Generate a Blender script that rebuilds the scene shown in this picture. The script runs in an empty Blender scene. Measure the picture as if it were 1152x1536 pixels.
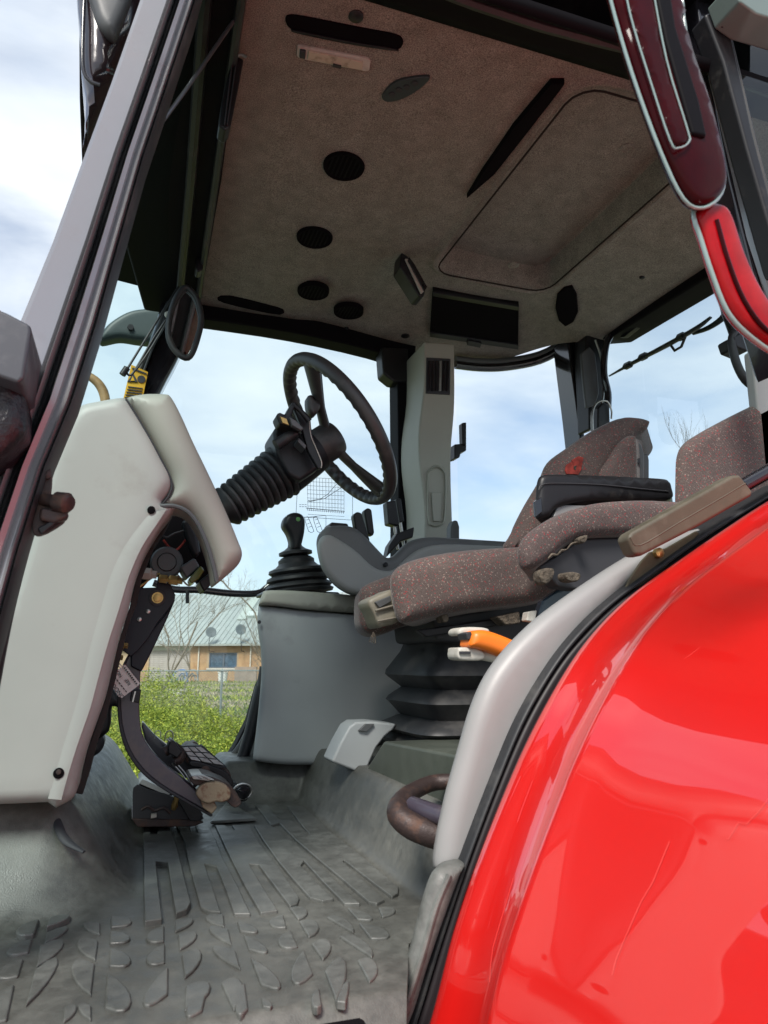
import bpy, bmesh, math, random
from mathutils import Vector, Matrix
import numpy as np
random.seed(7)
S = bpy.context.scene
COL = S.collection
R = math.radians
# ---------------------------------------------------------------- camera
F = 1100.0; PITCH = R(11.5); YAW = R(19.0)
fw = Vector((math.sin(YAW)*math.cos(PITCH), math.cos(YAW)*math.cos(PITCH), math.sin(PITCH)))
rt = Vector((math.cos(YAW), -math.sin(YAW), 0))
up = Vector((-math.sin(YAW)*math.sin(PITCH), -math.cos(YAW)*math.sin(PITCH), math.cos(PITCH)))
CAM = Vector((0, 0, 1.6))
cd = bpy.data.cameras.new('camera'); cam = bpy.data.objects.new('camera', cd); COL.objects.link(cam)
M = Matrix((rt, up, -fw)).transposed().to_4x4(); M.translation = CAM
cam.matrix_world = M
cd.sensor_fit = 'VERTICAL'; cd.sensor_height = 36.0; cd.lens = F/1536*36
cd.clip_start = 0.02; cd.clip_end = 3000
cd.dof.use_dof = True; cd.dof.focus_distance = 1.75; cd.dof.aperture_fstop = 11
S.camera = cam
# ---------------------------------------------------------------- sky and light
SUN_EL = R(48); SUN_AZ = R(215)          # azimuth clockwise from +Y
w = bpy.data.worlds.new('World'); S.world = w; w.use_nodes = True
nt = w.node_tree; nt.nodes.clear()
def N(t, **k):
    n = nt.nodes.new(t)
    for a, b in k.items(): setattr(n, a, b)
    return n
sky = N('ShaderNodeTexSky', sky_type='NISHITA', sun_disc=False, sun_elevation=SUN_EL, sun_rotation=SUN_AZ)
sky.air_density = 1.0; sky.dust_density = 1.5; sky.ozone_density = 1.5
tc = N('ShaderNodeTexCoord'); mp = N('ShaderNodeMapping'); mp.inputs['Scale'].default_value = (1.0, 1.0, 2.6)
mp.inputs['Location'].default_value = (3.1, 1.7, 0.4)
nz = N('ShaderNodeTexNoise'); nz.inputs['Scale'].default_value = 2.1; nz.inputs['Detail'].default_value = 9; nz.inputs['Roughness'].default_value = .52; nz.inputs['Distortion'].default_value = .35
cr = N('ShaderNodeValToRGB'); cr.color_ramp.elements[0].position = .37; cr.color_ramp.elements[1].position = .62
cr.color_ramp.elements[0].color = (.24, .24, .24, 1); cr.color_ramp.elements[1].color = (.98, .98, .98, 1)
nz2 = N('ShaderNodeTexNoise'); nz2.inputs['Scale'].default_value = 3.3; nz2.inputs['Detail'].default_value = 6
cr2 = N('ShaderNodeValToRGB'); cr2.color_ramp.elements[0].position = .35; cr2.color_ramp.elements[1].position = .7
cr2.color_ramp.elements[0].color = (4.3, 4.85, 5.6, 1); cr2.color_ramp.elements[1].color = (5.9, 6.2, 6.4, 1)
mx = N('ShaderNodeMix', data_type='RGBA'); bg = N('ShaderNodeBackground'); bg.inputs['Strength'].default_value = .13
out = N('ShaderNodeOutputWorld')
L = nt.links.new
L(tc.outputs['Generated'], mp.inputs['Vector']); L(mp.outputs[0], nz.inputs['Vector']); L(mp.outputs[0], nz2.inputs['Vector'])
L(nz.outputs['Fac'], cr.inputs[0]); L(nz2.outputs['Fac'], cr2.inputs[0])
L(cr.outputs[0], mx.inputs[0]); L(sky.outputs[0], mx.inputs[6]); L(cr2.outputs[0], mx.inputs[7])
L(mx.outputs[2], bg.inputs['Color']); L(bg.outputs[0], out.inputs[0])
sl = bpy.data.lights.new('sun', 'SUN'); sl.energy = 3.4; sl.angle = R(20); sl.color = (1, .95, .88)
so = bpy.data.objects.new('sun', sl); COL.objects.link(so)
sd = Vector((math.sin(SUN_AZ)*math.cos(SUN_EL), math.cos(SUN_AZ)*math.cos(SUN_EL), math.sin(SUN_EL)))
so.rotation_euler = sd.to_track_quat('Z', 'Y').to_euler()
S.view_settings.view_transform = 'Standard'; S.view_settings.look = 'None'; S.view_settings.gamma = 1
S.view_settings.use_curve_mapping = False; S.view_settings.exposure = 0.55
S.cycles.max_bounces = 8; S.cycles.transparent_max_bounces = 16; S.cycles.use_denoising = True
S.cycles.caustics_reflective = False; S.cycles.caustics_refractive = False

# ---------------------------------------------------------------- measuring helpers
def ray(x, y): return fw + rt*((x-576)/F) + up*((768-y)/F)
def PY(x, y, v): d = ray(x, y); return CAM + d*(v/d.y)
def PZ(x, y, v): d = ray(x, y); return CAM + d*((v-1.6)/d.z)
def PX(x, y, v): d = ray(x, y); return CAM + d*(v/d.x)
def sm(pts, k=4, closed=True):
    """Catmull-Rom through points; a third item marks a sharp corner"""
    P = [Vector(p[:2]) for p in pts]; C = [len(p) > 2 for p in pts]; n = len(P); o = []
    rng = range(n) if closed else range(n-1)
    for i in rng:
        p1, p2 = P[i], P[(i+1) % n]
        p0 = P[i-1] if (closed or i > 0) and not C[i] else p1*2-p2
        p3 = P[(i+2) % n] if (closed or i+2 < n) and not C[(i+1) % n] else p2*2-p1
        for j in range(k):
            t = j/k
            o.append(tuple(.5*((2*p1)+(p2-p0)*t+(2*p0-5*p1+4*p2-p3)*t*t+(3*p1-p0-3*p2+p3)*t*t*t)))
    if not closed: o.append(tuple(P[-1]))
    return o
def sm3(pts, k=5, closed=False):
    P = [Vector(p) for p in pts]; n = len(P); o = []
    for i in (range(n) if closed else range(n-1)):
        p1, p2 = P[i], P[(i+1) % n]
        p0 = P[i-1] if closed or i > 0 else p1*2-p2
        p3 = P[(i+2) % n] if closed or i+2 < n else p2*2-p1
        for j in range(k):
            t = j/k
            o.append(.5*((2*p1)+(p2-p0)*t+(2*p0-5*p1+4*p2-p3)*t*t+(3*p1-p0-3*p2+p3)*t*t*t))
    if not closed: o.append(P[-1])
    return o
# ---------------------------------------------------------------- object helpers
def org(o):
    v = Vector((0, 0, 0))
    while o is not None: v += o.location; o = o.parent
    return v
def thing(name, loc, label, cat, group=None):
    o = bpy.data.objects.new(name, None); COL.objects.link(o); o.location = loc; o.empty_display_size = .05
    o['label'] = label; o['category'] = cat
    if group: o['group'] = group
    return o
def tag(o, label=None, cat=None, group=None, kind=None):
    if label: o['label'] = label
    if cat: o['category'] = cat
    if group: o['group'] = group
    if kind: o['kind'] = kind
    return o
def mk(name, verts, faces, mat, parent=None, bevel=0, seg=2, sharp=40, smooth=True, recalc=True, label=None):
    me = bpy.data.meshes.new(name)
    verts = [Vector(v) for v in verts]
    if parent is not None: o0 = org(parent)
    else:
        mn = Vector((min(v.x for v in verts), min(v.y for v in verts), min(v.z for v in verts)))
        mxv = Vector((max(v.x for v in verts), max(v.y for v in verts), max(v.z for v in verts)))
        o0 = Vector(((mn.x+mxv.x)/2, (mn.y+mxv.y)/2, mn.z))
    me.from_pydata([tuple(v-o0) for v in verts], [], [tuple(f) for f in faces])
    if recalc:
        b = bmesh.new(); b.from_mesh(me); bmesh.ops.recalc_face_normals(b, faces=b.faces); b.to_mesh(me); b.free()
    me.materials.append(mat)
    if smooth:
        me.shade_smooth(); me.set_sharp_from_angle(angle=R(sharp))
    o = bpy.data.objects.new(name, me); COL.objects.link(o)
    if parent is not None: o.parent = parent
    else: o.location = o0
    if bevel:
        m = o.modifiers.new('b', 'BEVEL'); m.width = bevel; m.segments = seg; m.limit_method = 'ANGLE'; m.angle_limit = R(32); m.harden_normals = smooth; m.use_clamp_overlap = True
    if label: o['label'] = label
    return o
def prismv(poly, vec):
    n = len(poly); v = [Vector(p) for p in poly]; v += [p+Vector(vec) for p in v]
    f = [tuple(range(n)), tuple(range(2*n-1, n-1, -1))] + [(i, (i+1) % n, n+(i+1) % n, n+i) for i in range(n)]
    return v, f
def slab(name, px, Y0, Y1, mat, parent=None, bevel=.003, seg=2, k=0, **kw):
    if k: px = sm(px, k)
    v, f = prismv([PY(p[0], p[1], Y0) for p in px], (0, Y1-Y0, 0))
    return mk(name, v, f, mat, parent, bevel, seg, **kw)
def zslab(name, px, Z0, Z1, mat, parent=None, bevel=.002, k=0, **kw):
    if k: px = sm(px, k)
    v, f = prismv([PZ(p[0], p[1], Z0) for p in px], (0, 0, Z1-Z0))
    return mk(name, v, f, mat, parent, bevel, 2, **kw)
def pillow(name, px, Y0, Y1, r, mat, parent=None, k=5, steps=5, crown=0, dx=0, Yref=None, **kw):
    """puffed solid: the front and back faces round off over the distance r to the outline"""
    from mathutils.geometry import delaunay_2d_cdt
    pts = sm(px, k) if k else [tuple(p[:2]) for p in px]
    r = min(r, (Y1-Y0)/2); ym = Y0+r
    P = [PY(p[0], p[1], Yref or ym) for p in pts]
    Q = [P[0]]
    for p in P[1:]:
        if (p-Q[-1]).length > .0008: Q.append(p)
    if (Q[-1]-Q[0]).length < .0008: Q.pop()
    B = np.array([(p.x, p.z) for p in Q]); n = len(B); Bn = np.roll(B, -1, 0)
    def dist(X):
        d = Bn-B; L2 = (d**2).sum(1)
        o = np.empty(len(X))
        for i in range(0, len(X), 2000):
            x = X[i:i+2000, None, :]; t = np.clip(((x-B)*d).sum(2)/L2, 0, 1); q = B+t[..., None]*d; o[i:i+2000] = np.sqrt(((x-q)**2).sum(2).min(1))
        return o
    def inside(X):
        c = np.zeros(len(X), bool)
        for i in range(n):
            x0, y0 = B[i]; x1, y1 = Bn[i]
            if y0 == y1: continue
            m = ((y0 > X[:, 1]) != (y1 > X[:, 1])) & (X[:, 0] < (x1-x0)*(X[:, 1]-y0)/(y1-y0)+x0); c ^= m
        return c
    area = (B[:, 0]*Bn[:, 1]-Bn[:, 0]*B[:, 1]).sum(); sg = 1 if area > 0 else -1
    tg_ = Bn-np.roll(B, 1, 0); tg_ /= np.linalg.norm(tg_, axis=1)[:, None]; nr = np.stack([-tg_[:, 1], tg_[:, 0]], 1)*sg
    ins = []
    for q in (.06, .2, .42, .7, 1.0):
        X = B+nr*r*q; ok = inside(X) & (dist(X) > r*q*.88); ins.append(X[ok])
    mn = B.min(0); mxx = B.max(0); g = max(r*.6, math.sqrt((mxx[0]-mn[0])*(mxx[1]-mn[1])/900))
    gx, gy = np.meshgrid(np.arange(mn[0]+g/2, mxx[0], g), np.arange(mn[1]+g/2, mxx[1], g)); X = np.stack([gx.ravel()+(np.arange(gx.size) % 2)*g*.02, gy.ravel()], 1)
    X = X[inside(X)]; X = X[dist(X) > r*1.25] if len(X) else X
    A = np.concatenate([B]+ins+[X])
    vv, ee, ff, _, _, _ = delaunay_2d_cdt([Vector(q) for q in A], [(i, (i+1) % n) for i in range(n)], [], 0, 1e-7)
    W = np.array([tuple(q) for q in vv]); dd = dist(W)
    tri = []
    cen = np.array([W[list(f)].mean(0) for f in ff]); ok = inside(cen)
    tri = [tuple(f) for f, o_ in zip(ff, ok) if o_]
    t = np.clip(1-dd/r, 0, 1); dep = r*(1-np.sqrt(np.maximum(0, 1-t*t))); dep[dd < 1e-6] = r
    dm = max(dd.max(), 1e-6); cr_ = crown*np.sin(np.clip(dd/dm, 0, 1)*math.pi/2)
    m = len(W)
    V = [Vector((W[i, 0], Y0+dep[i]-cr_[i], W[i, 1])) for i in range(m)]+[Vector((W[i, 0]+dx, Y1-dep[i]+cr_[i], W[i, 1])) for i in range(m)]
    Fs = tri+[tuple(m+i for i in reversed(f)) for f in tri]
    cnt = {}
    for f in tri:
        for i in range(len(f)):
            e_ = (f[i], f[(i+1) % len(f)]); cnt[tuple(sorted(e_))] = cnt.get(tuple(sorted(e_)), 0)+1
    if Y1-Y0 > 2*r+1e-5 or True:
        for (i, j), c_ in cnt.items():
            if c_ == 1: Fs.append((i, j, m+j, m+i))
    return mk(name, V, Fs, mat, parent, sharp=kw.pop('sharp', 60), **kw)
def frame_of(d):
    d = Vector(d).normalized(); a = Vector((0, 0, 1)) if abs(d.z) < .9 else Vector((1, 0, 0))
    s = d.cross(a).normalized(); return s, s.cross(d).normalized()
def tubev(pts, r, seg=10, closed=False, flat=1.0, fd=None):
    P = [Vector(p) for p in pts]; n = len(P)
    rs = r if isinstance(r, (list, tuple)) else [r]*n
    if len(rs) != n:
        rs = [rs[min(int(i/(n-1)*(len(rs)-1)), len(rs)-2)]*(1-((i/(n-1)*(len(rs)-1)) - min(int(i/(n-1)*(len(rs)-1)), len(rs)-2))) + rs[min(int(i/(n-1)*(len(rs)-1)), len(rs)-2)+1]*((i/(n-1)*(len(rs)-1)) - min(int(i/(n-1)*(len(rs)-1)), len(rs)-2)) for i in range(n)]
    v = []; f = []; s = None
    for i in range(n):
        d = (P[(i+1) % n]-P[i-1]) if closed else (P[min(i+1, n-1)]-P[max(i-1, 0)])
        d.normalize()
        if s is None: s, t = frame_of(d) if fd is None else (Vector(fd).cross(d).normalized(), None)
        s = (s-d*s.dot(d)).normalized(); t = s.cross(d).normalized()
        for j in range(seg):
            a = 2*math.pi*j/seg
            v.append(P[i]+s*math.cos(a)*rs[i]+t*math.sin(a)*rs[i]*flat)
    for i in range(n if closed else n-1):
        i2 = (i+1) % n
        for j in range(seg): f.append((i*seg+j, i*seg+(j+1) % seg, i2*seg+(j+1) % seg, i2*seg+j))
    if not closed:
        f.append(tuple(range(seg-1, -1, -1))); f.append(tuple((n-1)*seg+j for j in range(seg)))
    return v, f
def tube(name, pts, r, mat, parent=None, seg=10, k=0, closed=False, flat=1.0, fd=None, **kw):
    if k: pts = sm3(pts, k, closed)
    v, f = tubev(pts, r, seg, closed, flat, fd); return mk(name, v, f, mat, parent, **kw)
def tpx(name, px, Y, r, mat, parent=None, k=4, **kw):
    """tube through pixels; every point may carry its own Y as a third item"""
    return tube(name, [PY(p[0], p[1], p[2] if len(p) > 2 else Y) for p in px], r, mat, parent, k=k, **kw)
def lathe(name, c, axis, prof, mat, parent=None, seg=24, **kw):
    c = Vector(c); ax = Vector(axis).normalized(); s, t = frame_of(ax); v = []; f = []
    for (r, h) in prof:
        for j in range(seg):
            a = 2*math.pi*j/seg; v.append(c+ax*h+(s*math.cos(a)+t*math.sin(a))*max(r, 1e-5))
    for i in range(len(prof)-1):
        for j in range(seg): f.append((i*seg+j, i*seg+(j+1) % seg, (i+1)*seg+(j+1) % seg, (i+1)*seg+j))
    f.append(tuple(range(seg-1, -1, -1))); f.append(tuple((len(prof)-1)*seg+j for j in range(seg)))
    return mk(name, v, f, mat, parent, **kw)
def boxv(c, s, ax=None):
    c = Vector(c); A = ax or (Vector((1, 0, 0)), Vector((0, 1, 0)), Vector((0, 0, 1)))
    v = [c+A[0]*s[0]/2*i+A[1]*s[1]/2*j+A[2]*s[2]/2*k for i in (-1, 1) for j in (-1, 1) for k in (-1, 1)]
    return v, [(0, 1, 3, 2), (4, 6, 7, 5), (0, 4, 5, 1), (2, 3, 7, 6), (0, 2, 6, 4), (1, 5, 7, 3)]
def box(name, c, s, mat, parent=None, bevel=.003, ax=None, **kw):
    v, f = boxv(c, s, ax); return mk(name, v, f, mat, parent, bevel, **kw)
def joined(name, parts, mat, parent=None, **kw):
    V = []; Fs = []
    for v, f in parts:
        o = len(V); V += v; Fs += [tuple(i+o for i in q) for q in f]
    return mk(name, V, Fs, mat, parent, **kw)
def grid(name, nx, ny, fn, mat, parent=None, thick=0, **kw):
    v = [fn(i/nx, j/ny) for j in range(ny+1) for i in range(nx+1)]
    f = [(j*(nx+1)+i, j*(nx+1)+i+1, (j+1)*(nx+1)+i+1, (j+1)*(nx+1)+i) for j in range(ny) for i in range(nx)]
    o = mk(name, v, f, mat, parent, **kw)
    if thick:
        m = o.modifiers.new('s', 'SOLIDIFY'); m.thickness = thick; m.offset = -1
    return o
def ss(a, b, x):
    t = max(0, min(1, (x-a)/(b-a))); return t*t*(3-2*t)
def text(name, body, c, xdir, ydir, size, mat, parent=None, ext=.0003, align='CENTER'):
    cu = bpy.data.curves.new(name, 'FONT'); cu.body = body; cu.size = size; cu.extrude = ext; cu.align_x = align; cu.align_y = 'CENTER'
    to = bpy.data.objects.new(name, cu); COL.objects.link(to)
    dg = bpy.context.evaluated_depsgraph_get(); me = bpy.data.meshes.new_from_object(to.evaluated_get(dg))
    bpy.data.objects.remove(to)
    x = Vector(xdir).normalized(); z = x.cross(Vector(ydir)).normalized(); y = z.cross(x)
    Mx = Matrix((x, y, z)).transposed().to_4x4(); Mx.translation = Vector(c) - (org(parent) if parent else Vector())
    me.transform(Mx); me.materials.clear(); me.materials.append(mat); me.name = name
    o = bpy.data.objects.new(name, me); COL.objects.link(o); o.parent = parent
    return o
# ---------------------------------------------------------------- materials
def mat(name, col, rough=.5, metal=0, noise=None, bump=None, coat=0, spec=.5, dirt=None, extra=None):
    """noise=(scale, amount); bump=(scale, strength, dist); dirt=(scale, colour, lo, hi)"""
    m = bpy.data.materials.new(name); m.use_nodes = True; t = m.node_tree; b = t.nodes['Principled BSDF']
    b.inputs['Base Color'].default_value = (*col, 1); b.inputs['Roughness'].default_value = rough
    b.inputs['Metallic'].default_value = metal; b.inputs['Coat Weight'].default_value = coat; b.inputs['Coat Roughness'].default_value = .04
    b.inputs['Specular IOR Level'].default_value = spec
    tcn = t.nodes.new('ShaderNodeTexCoord'); src = None
    def nn(scale, detail=6, rough_=.6):
        q = t.nodes.new('ShaderNodeTexNoise'); q.inputs['Scale'].default_value = scale; q.inputs['Detail'].default_value = detail; q.inputs['Roughness'].default_value = rough_
        t.links.new(tcn.outputs['Object'], q.inputs['Vector']); return q
    def ramp(a, lo, hi, c0, c1):
        q = t.nodes.new('ShaderNodeValToRGB'); q.color_ramp.elements[0].position = lo; q.color_ramp.elements[1].position = hi
        q.color_ramp.elements[0].color = (*c0, 1); q.color_ramp.elements[1].color = (*c1, 1); t.links.new(a, q.inputs[0]); return q
    if noise:
        a = noise[1]; q = nn(noise[0]); rp = ramp(q.outputs['Fac'], .3, .7, [c*(1-a) for c in col], [min(1, c*(1+a)) for c in col]); src = rp.outputs[0]
    if dirt:
        q = nn(dirt[0], 10, .65); rp = ramp(q.outputs['Fac'], dirt[2], dirt[3], (0, 0, 0), (1, 1, 1))
        x = t.nodes.new('ShaderNodeMix'); x.data_type = 'RGBA'; t.links.new(rp.outputs[0], x.inputs[0])
        if src: t.links.new(src, x.inputs[6])
        else: x.inputs[6].default_value = (*col, 1)
        x.inputs[7].default_value = (*dirt[1], 1); src = x.outputs[2]
        mr = t.nodes.new('ShaderNodeMapRange'); mr.inputs['To Min'].default_value = rough; mr.inputs['To Max'].default_value = min(1, rough+.3)
        t.links.new(rp.outputs[0], mr.inputs['Value']); t.links.new(mr.outputs[0], b.inputs['Roughness'])
    if src: t.links.new(src, b.inputs['Base Color'])
    if bump:
        q = nn(bump[0], 5); bp = t.nodes.new('ShaderNodeBump'); bp.inputs['Strength'].default_value = bump[1]; bp.inputs['Distance'].default_value = bump[2]
        t.links.new(q.outputs['Fac'], bp.inputs['Height']); t.links.new(bp.outputs[0], b.inputs['Normal'])
    if extra: extra(t, b, tcn, nn, ramp)
    return m
def glass(name, tint, refl=1.0, rough=0.0):
    m = bpy.data.materials.new(name); m.use_nodes = True; t = m.node_tree; t.nodes.clear()
    o = t.nodes.new('ShaderNodeOutputMaterial'); x = t.nodes.new('ShaderNodeMixShader'); tr = t.nodes.new('ShaderNodeBsdfTransparent'); g = t.nodes.new('ShaderNodeBsdfGlossy')
    tr.inputs[0].default_value = (*tint, 1); g.inputs['Roughness'].default_value = rough; g.inputs[0].default_value = (refl, refl, refl, 1)
    fr = t.nodes.new('ShaderNodeFresnel'); fr.inputs['IOR'].default_value = 1.45
    ge = t.nodes.new('ShaderNodeNewGeometry'); sb_ = t.nodes.new('ShaderNodeMath'); sb_.operation = 'SUBTRACT'; sb_.inputs[0].default_value = 1; t.links.new(ge.outputs['Backfacing'], sb_.inputs[1]); mu = t.nodes.new('ShaderNodeMath'); mu.operation = 'MULTIPLY'; t.links.new(fr.outputs[0], mu.inputs[0]); t.links.new(sb_.outputs[0], mu.inputs[1]); t.links.new(mu.outputs[0], x.inputs[0]); t.links.new(tr.outputs[0], x.inputs[1]); t.links.new(g.outputs[0], x.inputs[2]); t.links.new(x.outputs[0], o.inputs[0])
    return m
warm = mat('console_plastic', (.345, .34, .32), .48, noise=(3, .05), bump=(900, .12, .0006), dirt=(7, (.25, .23, .205), .54, .80))
hoodm = mat('hood_plastic', (.32, .315, .275), .5, noise=(3, .05), bump=(900, .12, .0006))
trimm = mat('trim_plastic', (.27, .267, .263), .42, noise=(4, .05), dirt=(6, (.32, .28, .24), .60, .85), bump=(700, .1, .0006))
coolgrey = mat('cool_grey_plastic', (.35, .37, .375), .5, noise=(4, .05), bump=(800, .15, .0006), dirt=(9, (.27, .285, .29), .6, .8))
armgrey = mat('armrest_plastic', (.36, .365, .35), .5, noise=(5, .06), bump=(800, .15, .0006))
darkgrey = mat('dark_grey_plastic', (.08, .083, .086), .45, noise=(6, .1), bump=(700, .15, .0006))
pillarm = mat('pillar_plastic', (.36, .36, .31), .5, noise=(4, .06), bump=(900, .12, .0006))
blackp = mat('black_plastic', (.012, .012, .014), .42, spec=.35, noise=(8, .2), dirt=(14, (.06, .055, .05), .58, .8))
glossblk = mat('gloss_black_paint', (.012, .011, .014), .12, coat=.5, dirt=(9, (.035, .032, .03), .6, .8))
rubber = mat('black_rubber', (.018, .019, .021), .5, noise=(10, .2), dirt=(12, (.075, .072, .068), .52, .78), bump=(300, .1, .001))
wheelm = mat('wheel_rubber', (.035, .033, .032), .42, noise=(10, .2), dirt=(16, (.09, .08, .07), .55, .8))
silver = mat('pillar_paint', (.25, .247, .26), .16, metal=.3, coat=.5, noise=(2.5, .1), dirt=(11, (.18, .165, .175), .55, .8))
steel = mat('bare_steel', (.45, .44, .42), .35, metal=1, noise=(40, .2))
brass = mat('brass', (.50, .33, .12), .4, metal=.8, noise=(60, .25))
rust = mat('rusty_steel', (.045, .03, .028), .5, metal=.3, dirt=(45, (.12, .062, .042), .50, .72), bump=(200, .4, .002))
rusttan = mat('worn_bare_pad', (.24, .18, .12), .7, dirt=(45, (.15, .07, .045), .5, .62), bump=(220, .5, .002))
armpaint = mat('pedal_arm_paint', (.06, .05, .07), .30, metal=.2, coat=.3, dirt=(22, (.13, .11, .10), .5, .78))
bracketm = mat('bracket_paint', (.011, .011, .020), .4, spec=.3, dirt=(18, (.03, .027, .03), .55, .8))
orange = mat('orange_plastic', (.85, .19, .015), .4, noise=(9, .06))
lightp = mat('pale_plastic', (.50, .48, .43), .45, dirt=(30, (.28, .24, .2), .5, .75))
lampm = mat('lamp_lens', (.50, .44, .34), .35, dirt=(40, (.20, .15, .11), .5, .7))
barm = mat('brown_bar', (.085, .072, .048), .55, noise=(9, .2), dirt=(20, (.13, .115, .085), .5, .75), bump=(200, .15, .001))
white = mat('paper_white', (.75, .74, .70), .6, dirt=(60, (.45, .42, .36), .5, .8))
ink = mat('ink', (.03, .03, .035), .6)
yellow = mat('sticker_yellow', (.75, .42, .02), .45, dirt=(40, (.45, .26, .04), .55, .8))
stone = mat('speckled_tan', (.40, .33, .27), .8, noise=(160, .45), bump=(160, .4, .002))
greenled = mat('green_button', (.12, .35, .10), .3)
rimglass = mat('pale_glass_edge', (.22, .30, .285), .08, coat=1)
redrefl = mat('red_reflection', (.30, .003, .006), .2, coat=.1, spec=.2, noise=(14, .5))  # bright red of the fender reflected in the door glass, as colour
darkrefl = mat('dark_red_reflection', (.028, .001, .002), .14, spec=.1, noise=(10, .5))  # darker part of the same reflection, as colour
logored = mat('logo_red', (.26, .035, .025), .9, noise=(60, .5))
foam = mat('torn_foam', (.10, .08, .06), .95, noise=(90, .6), bump=(120, 1, .008))
bladeblue = mat('dark_blue_film', (.03, .05, .07), .25)
winglass = glass('window_glass', (.93, .975, .97))
windglass = glass('windscreen_glass', (.74, .88, .87))
mirrorm = mat('mirror_glass', (.75, .8, .82), .03, metal=1)
def felt_x(t, b, tcn, nn, ramp):
    a = nn(420, 6, .8); c = nn(22, 8, .65)
    r1 = ramp(a.outputs['Fac'], .34, .68, (.060, .055, .046), (.47, .435, .375)); r2 = ramp(c.outputs['Fac'], .3, .7, (.78, .77, .76), (1.12, 1.11, 1.1))
    x = t.nodes.new('ShaderNodeMix'); x.data_type = 'RGBA'; x.blend_type = 'MULTIPLY'; x.inputs[0].default_value = 1
    t.links.new(r1.outputs[0], x.inputs[6]); t.links.new(r2.outputs[0], x.inputs[7]); t.links.new(x.outputs[2], b.inputs['Base Color'])
    bp = t.nodes.new('ShaderNodeBump'); bp.inputs['Strength'].default_value = .5; bp.inputs['Distance'].default_value = .002
    t.links.new(a.outputs['Fac'], bp.inputs['Height']); t.links.new(bp.outputs[0], b.inputs['Normal'])
felt = mat('headliner_felt', (.15, .125, .11), .95, spec=.1, extra=felt_x)
def fabric_x(sc=1.0, ribs=True):
    def fx(t, b, tcn, nn, ramp):
        vo = t.nodes.new('ShaderNodeTexVoronoi'); vo.inputs['Scale'].default_value = 190*sc
        t.links.new(tcn.outputs['Object'], vo.inputs['Vector'])
        sp = t.nodes.new('ShaderNodeSeparateColor'); t.links.new(vo.outputs['Color'], sp.inputs[0])
        a = nn(330*sc, 3, .7); big = nn(6, 4)
        base = ramp(a.outputs['Fac'], .3, .7, (.040, .031, .031), (.155, .122, .116))
        redm = ramp(sp.outputs[0], .94, .96, (0, 0, 0), (1, 1, 1)); whm = ramp(sp.outputs[1], .935, .96, (0, 0, 0), (1, 1, 1))
        x = t.nodes.new('ShaderNodeMix'); x.data_type = 'RGBA'; t.links.new(redm.outputs[0], x.inputs[0]); t.links.new(base.outputs[0], x.inputs[6]); x.inputs[7].default_value = (.24, .045, .05, 1)
        y = t.nodes.new('ShaderNodeMix'); y.data_type = 'RGBA'; t.links.new(whm.outputs[0], y.inputs[0]); t.links.new(x.outputs[2], y.inputs[6]); y.inputs[7].default_value = (.22, .18, .165, 1)
        d = ramp(big.outputs['Fac'], .35, .7, (.8, .78, .78), (1.2, 1.18, 1.1))
        z = t.nodes.new('ShaderNodeMix'); z.data_type = 'RGBA'; z.blend_type = 'MULTIPLY'; z.inputs[0].default_value = 1; t.links.new(y.outputs[2], z.inputs[6]); t.links.new(d.outputs[0], z.inputs[7])
        t.links.new(z.outputs[2], b.inputs['Base Color'])
        wv = t.nodes.new('ShaderNodeTexWave'); wv.inputs['Scale'].default_value = 75; wv.bands_direction = 'DIAGONAL'; wv.inputs['Distortion'].default_value = .6
        t.links.new(tcn.outputs['Object'], wv.inputs['Vector'])
        ad = t.nodes.new('ShaderNodeMath'); ad.operation = 'ADD'; t.links.new(wv.outputs['Fac'], ad.inputs[0]); t.links.new(a.outputs['Fac'], ad.inputs[1])
        bp = t.nodes.new('ShaderNodeBump'); bp.inputs['Strength'].default_value = .22; bp.inputs['Distance'].default_value = .001
        t.links.new(ad.outputs[0], bp.inputs['Height']); t.links.new(bp.outputs[0], b.inputs['Normal'])
        b.inputs['Sheen Weight'].default_value = .25; b.inputs['Sheen Roughness'].default_value = .4
    return fx
fabric = mat('seat_fabric', (.1, .07, .07), .92, spec=.15, extra=fabric_x(2.5))
def matrub_x(t, b, tcn, nn, ramp):
    a = nn(4.5, 8, .62); c = nn(38, 8, .7); d = nn(500, 2)
    r1 = ramp(a.outputs['Fac'], .36, .68, (.062, .066, .063), (.155, .163, .157)); r2 = ramp(c.outputs['Fac'], .3, .75, (.62, .6, .58), (1.28, 1.26, 1.22))
    x = t.nodes.new('ShaderNodeMix'); x.data_type = 'RGBA'; x.blend_type = 'MULTIPLY'; x.inputs[0].default_value = 1
    t.links.new(r1.outputs[0], x.inputs[6]); t.links.new(r2.outputs[0], x.inputs[7]); t.links.new(x.outputs[2], b.inputs['Base Color'])
    rr = ramp(c.outputs['Fac'], .35, .7, (.34, .34, .34), (.62, .62, .62)); t.links.new(rr.outputs[0], b.inputs['Roughness'])
    bp = t.nodes.new('ShaderNodeBump'); bp.inputs['Strength'].default_value = .25; bp.inputs['Distance'].default_value = .0015
    t.links.new(d.outputs['Fac'], bp.inputs['Height']); t.links.new(bp.outputs[0], b.inputs['Normal'])
matrub = mat('mat_rubber', (.09, .095, .09), .45, spec=.5, extra=matrub_x)
red = mat('red_paint', (.62, .010, .008), .3, coat=1.0, noise=(2, .04)); red.node_tree.nodes['Principled BSDF'].inputs['Coat IOR'].default_value = 1.9; red.node_tree.nodes['Principled BSDF'].inputs['Coat Roughness'].default_value = .02
matblk = mat('matt_black_paint', (.006, .0055, .007), .6, spec=.07, dirt=(9, (.02, .018, .018), .6, .8))
void = mat('dark_opening', (.006, .005, .006), .95, spec=.05)
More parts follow.
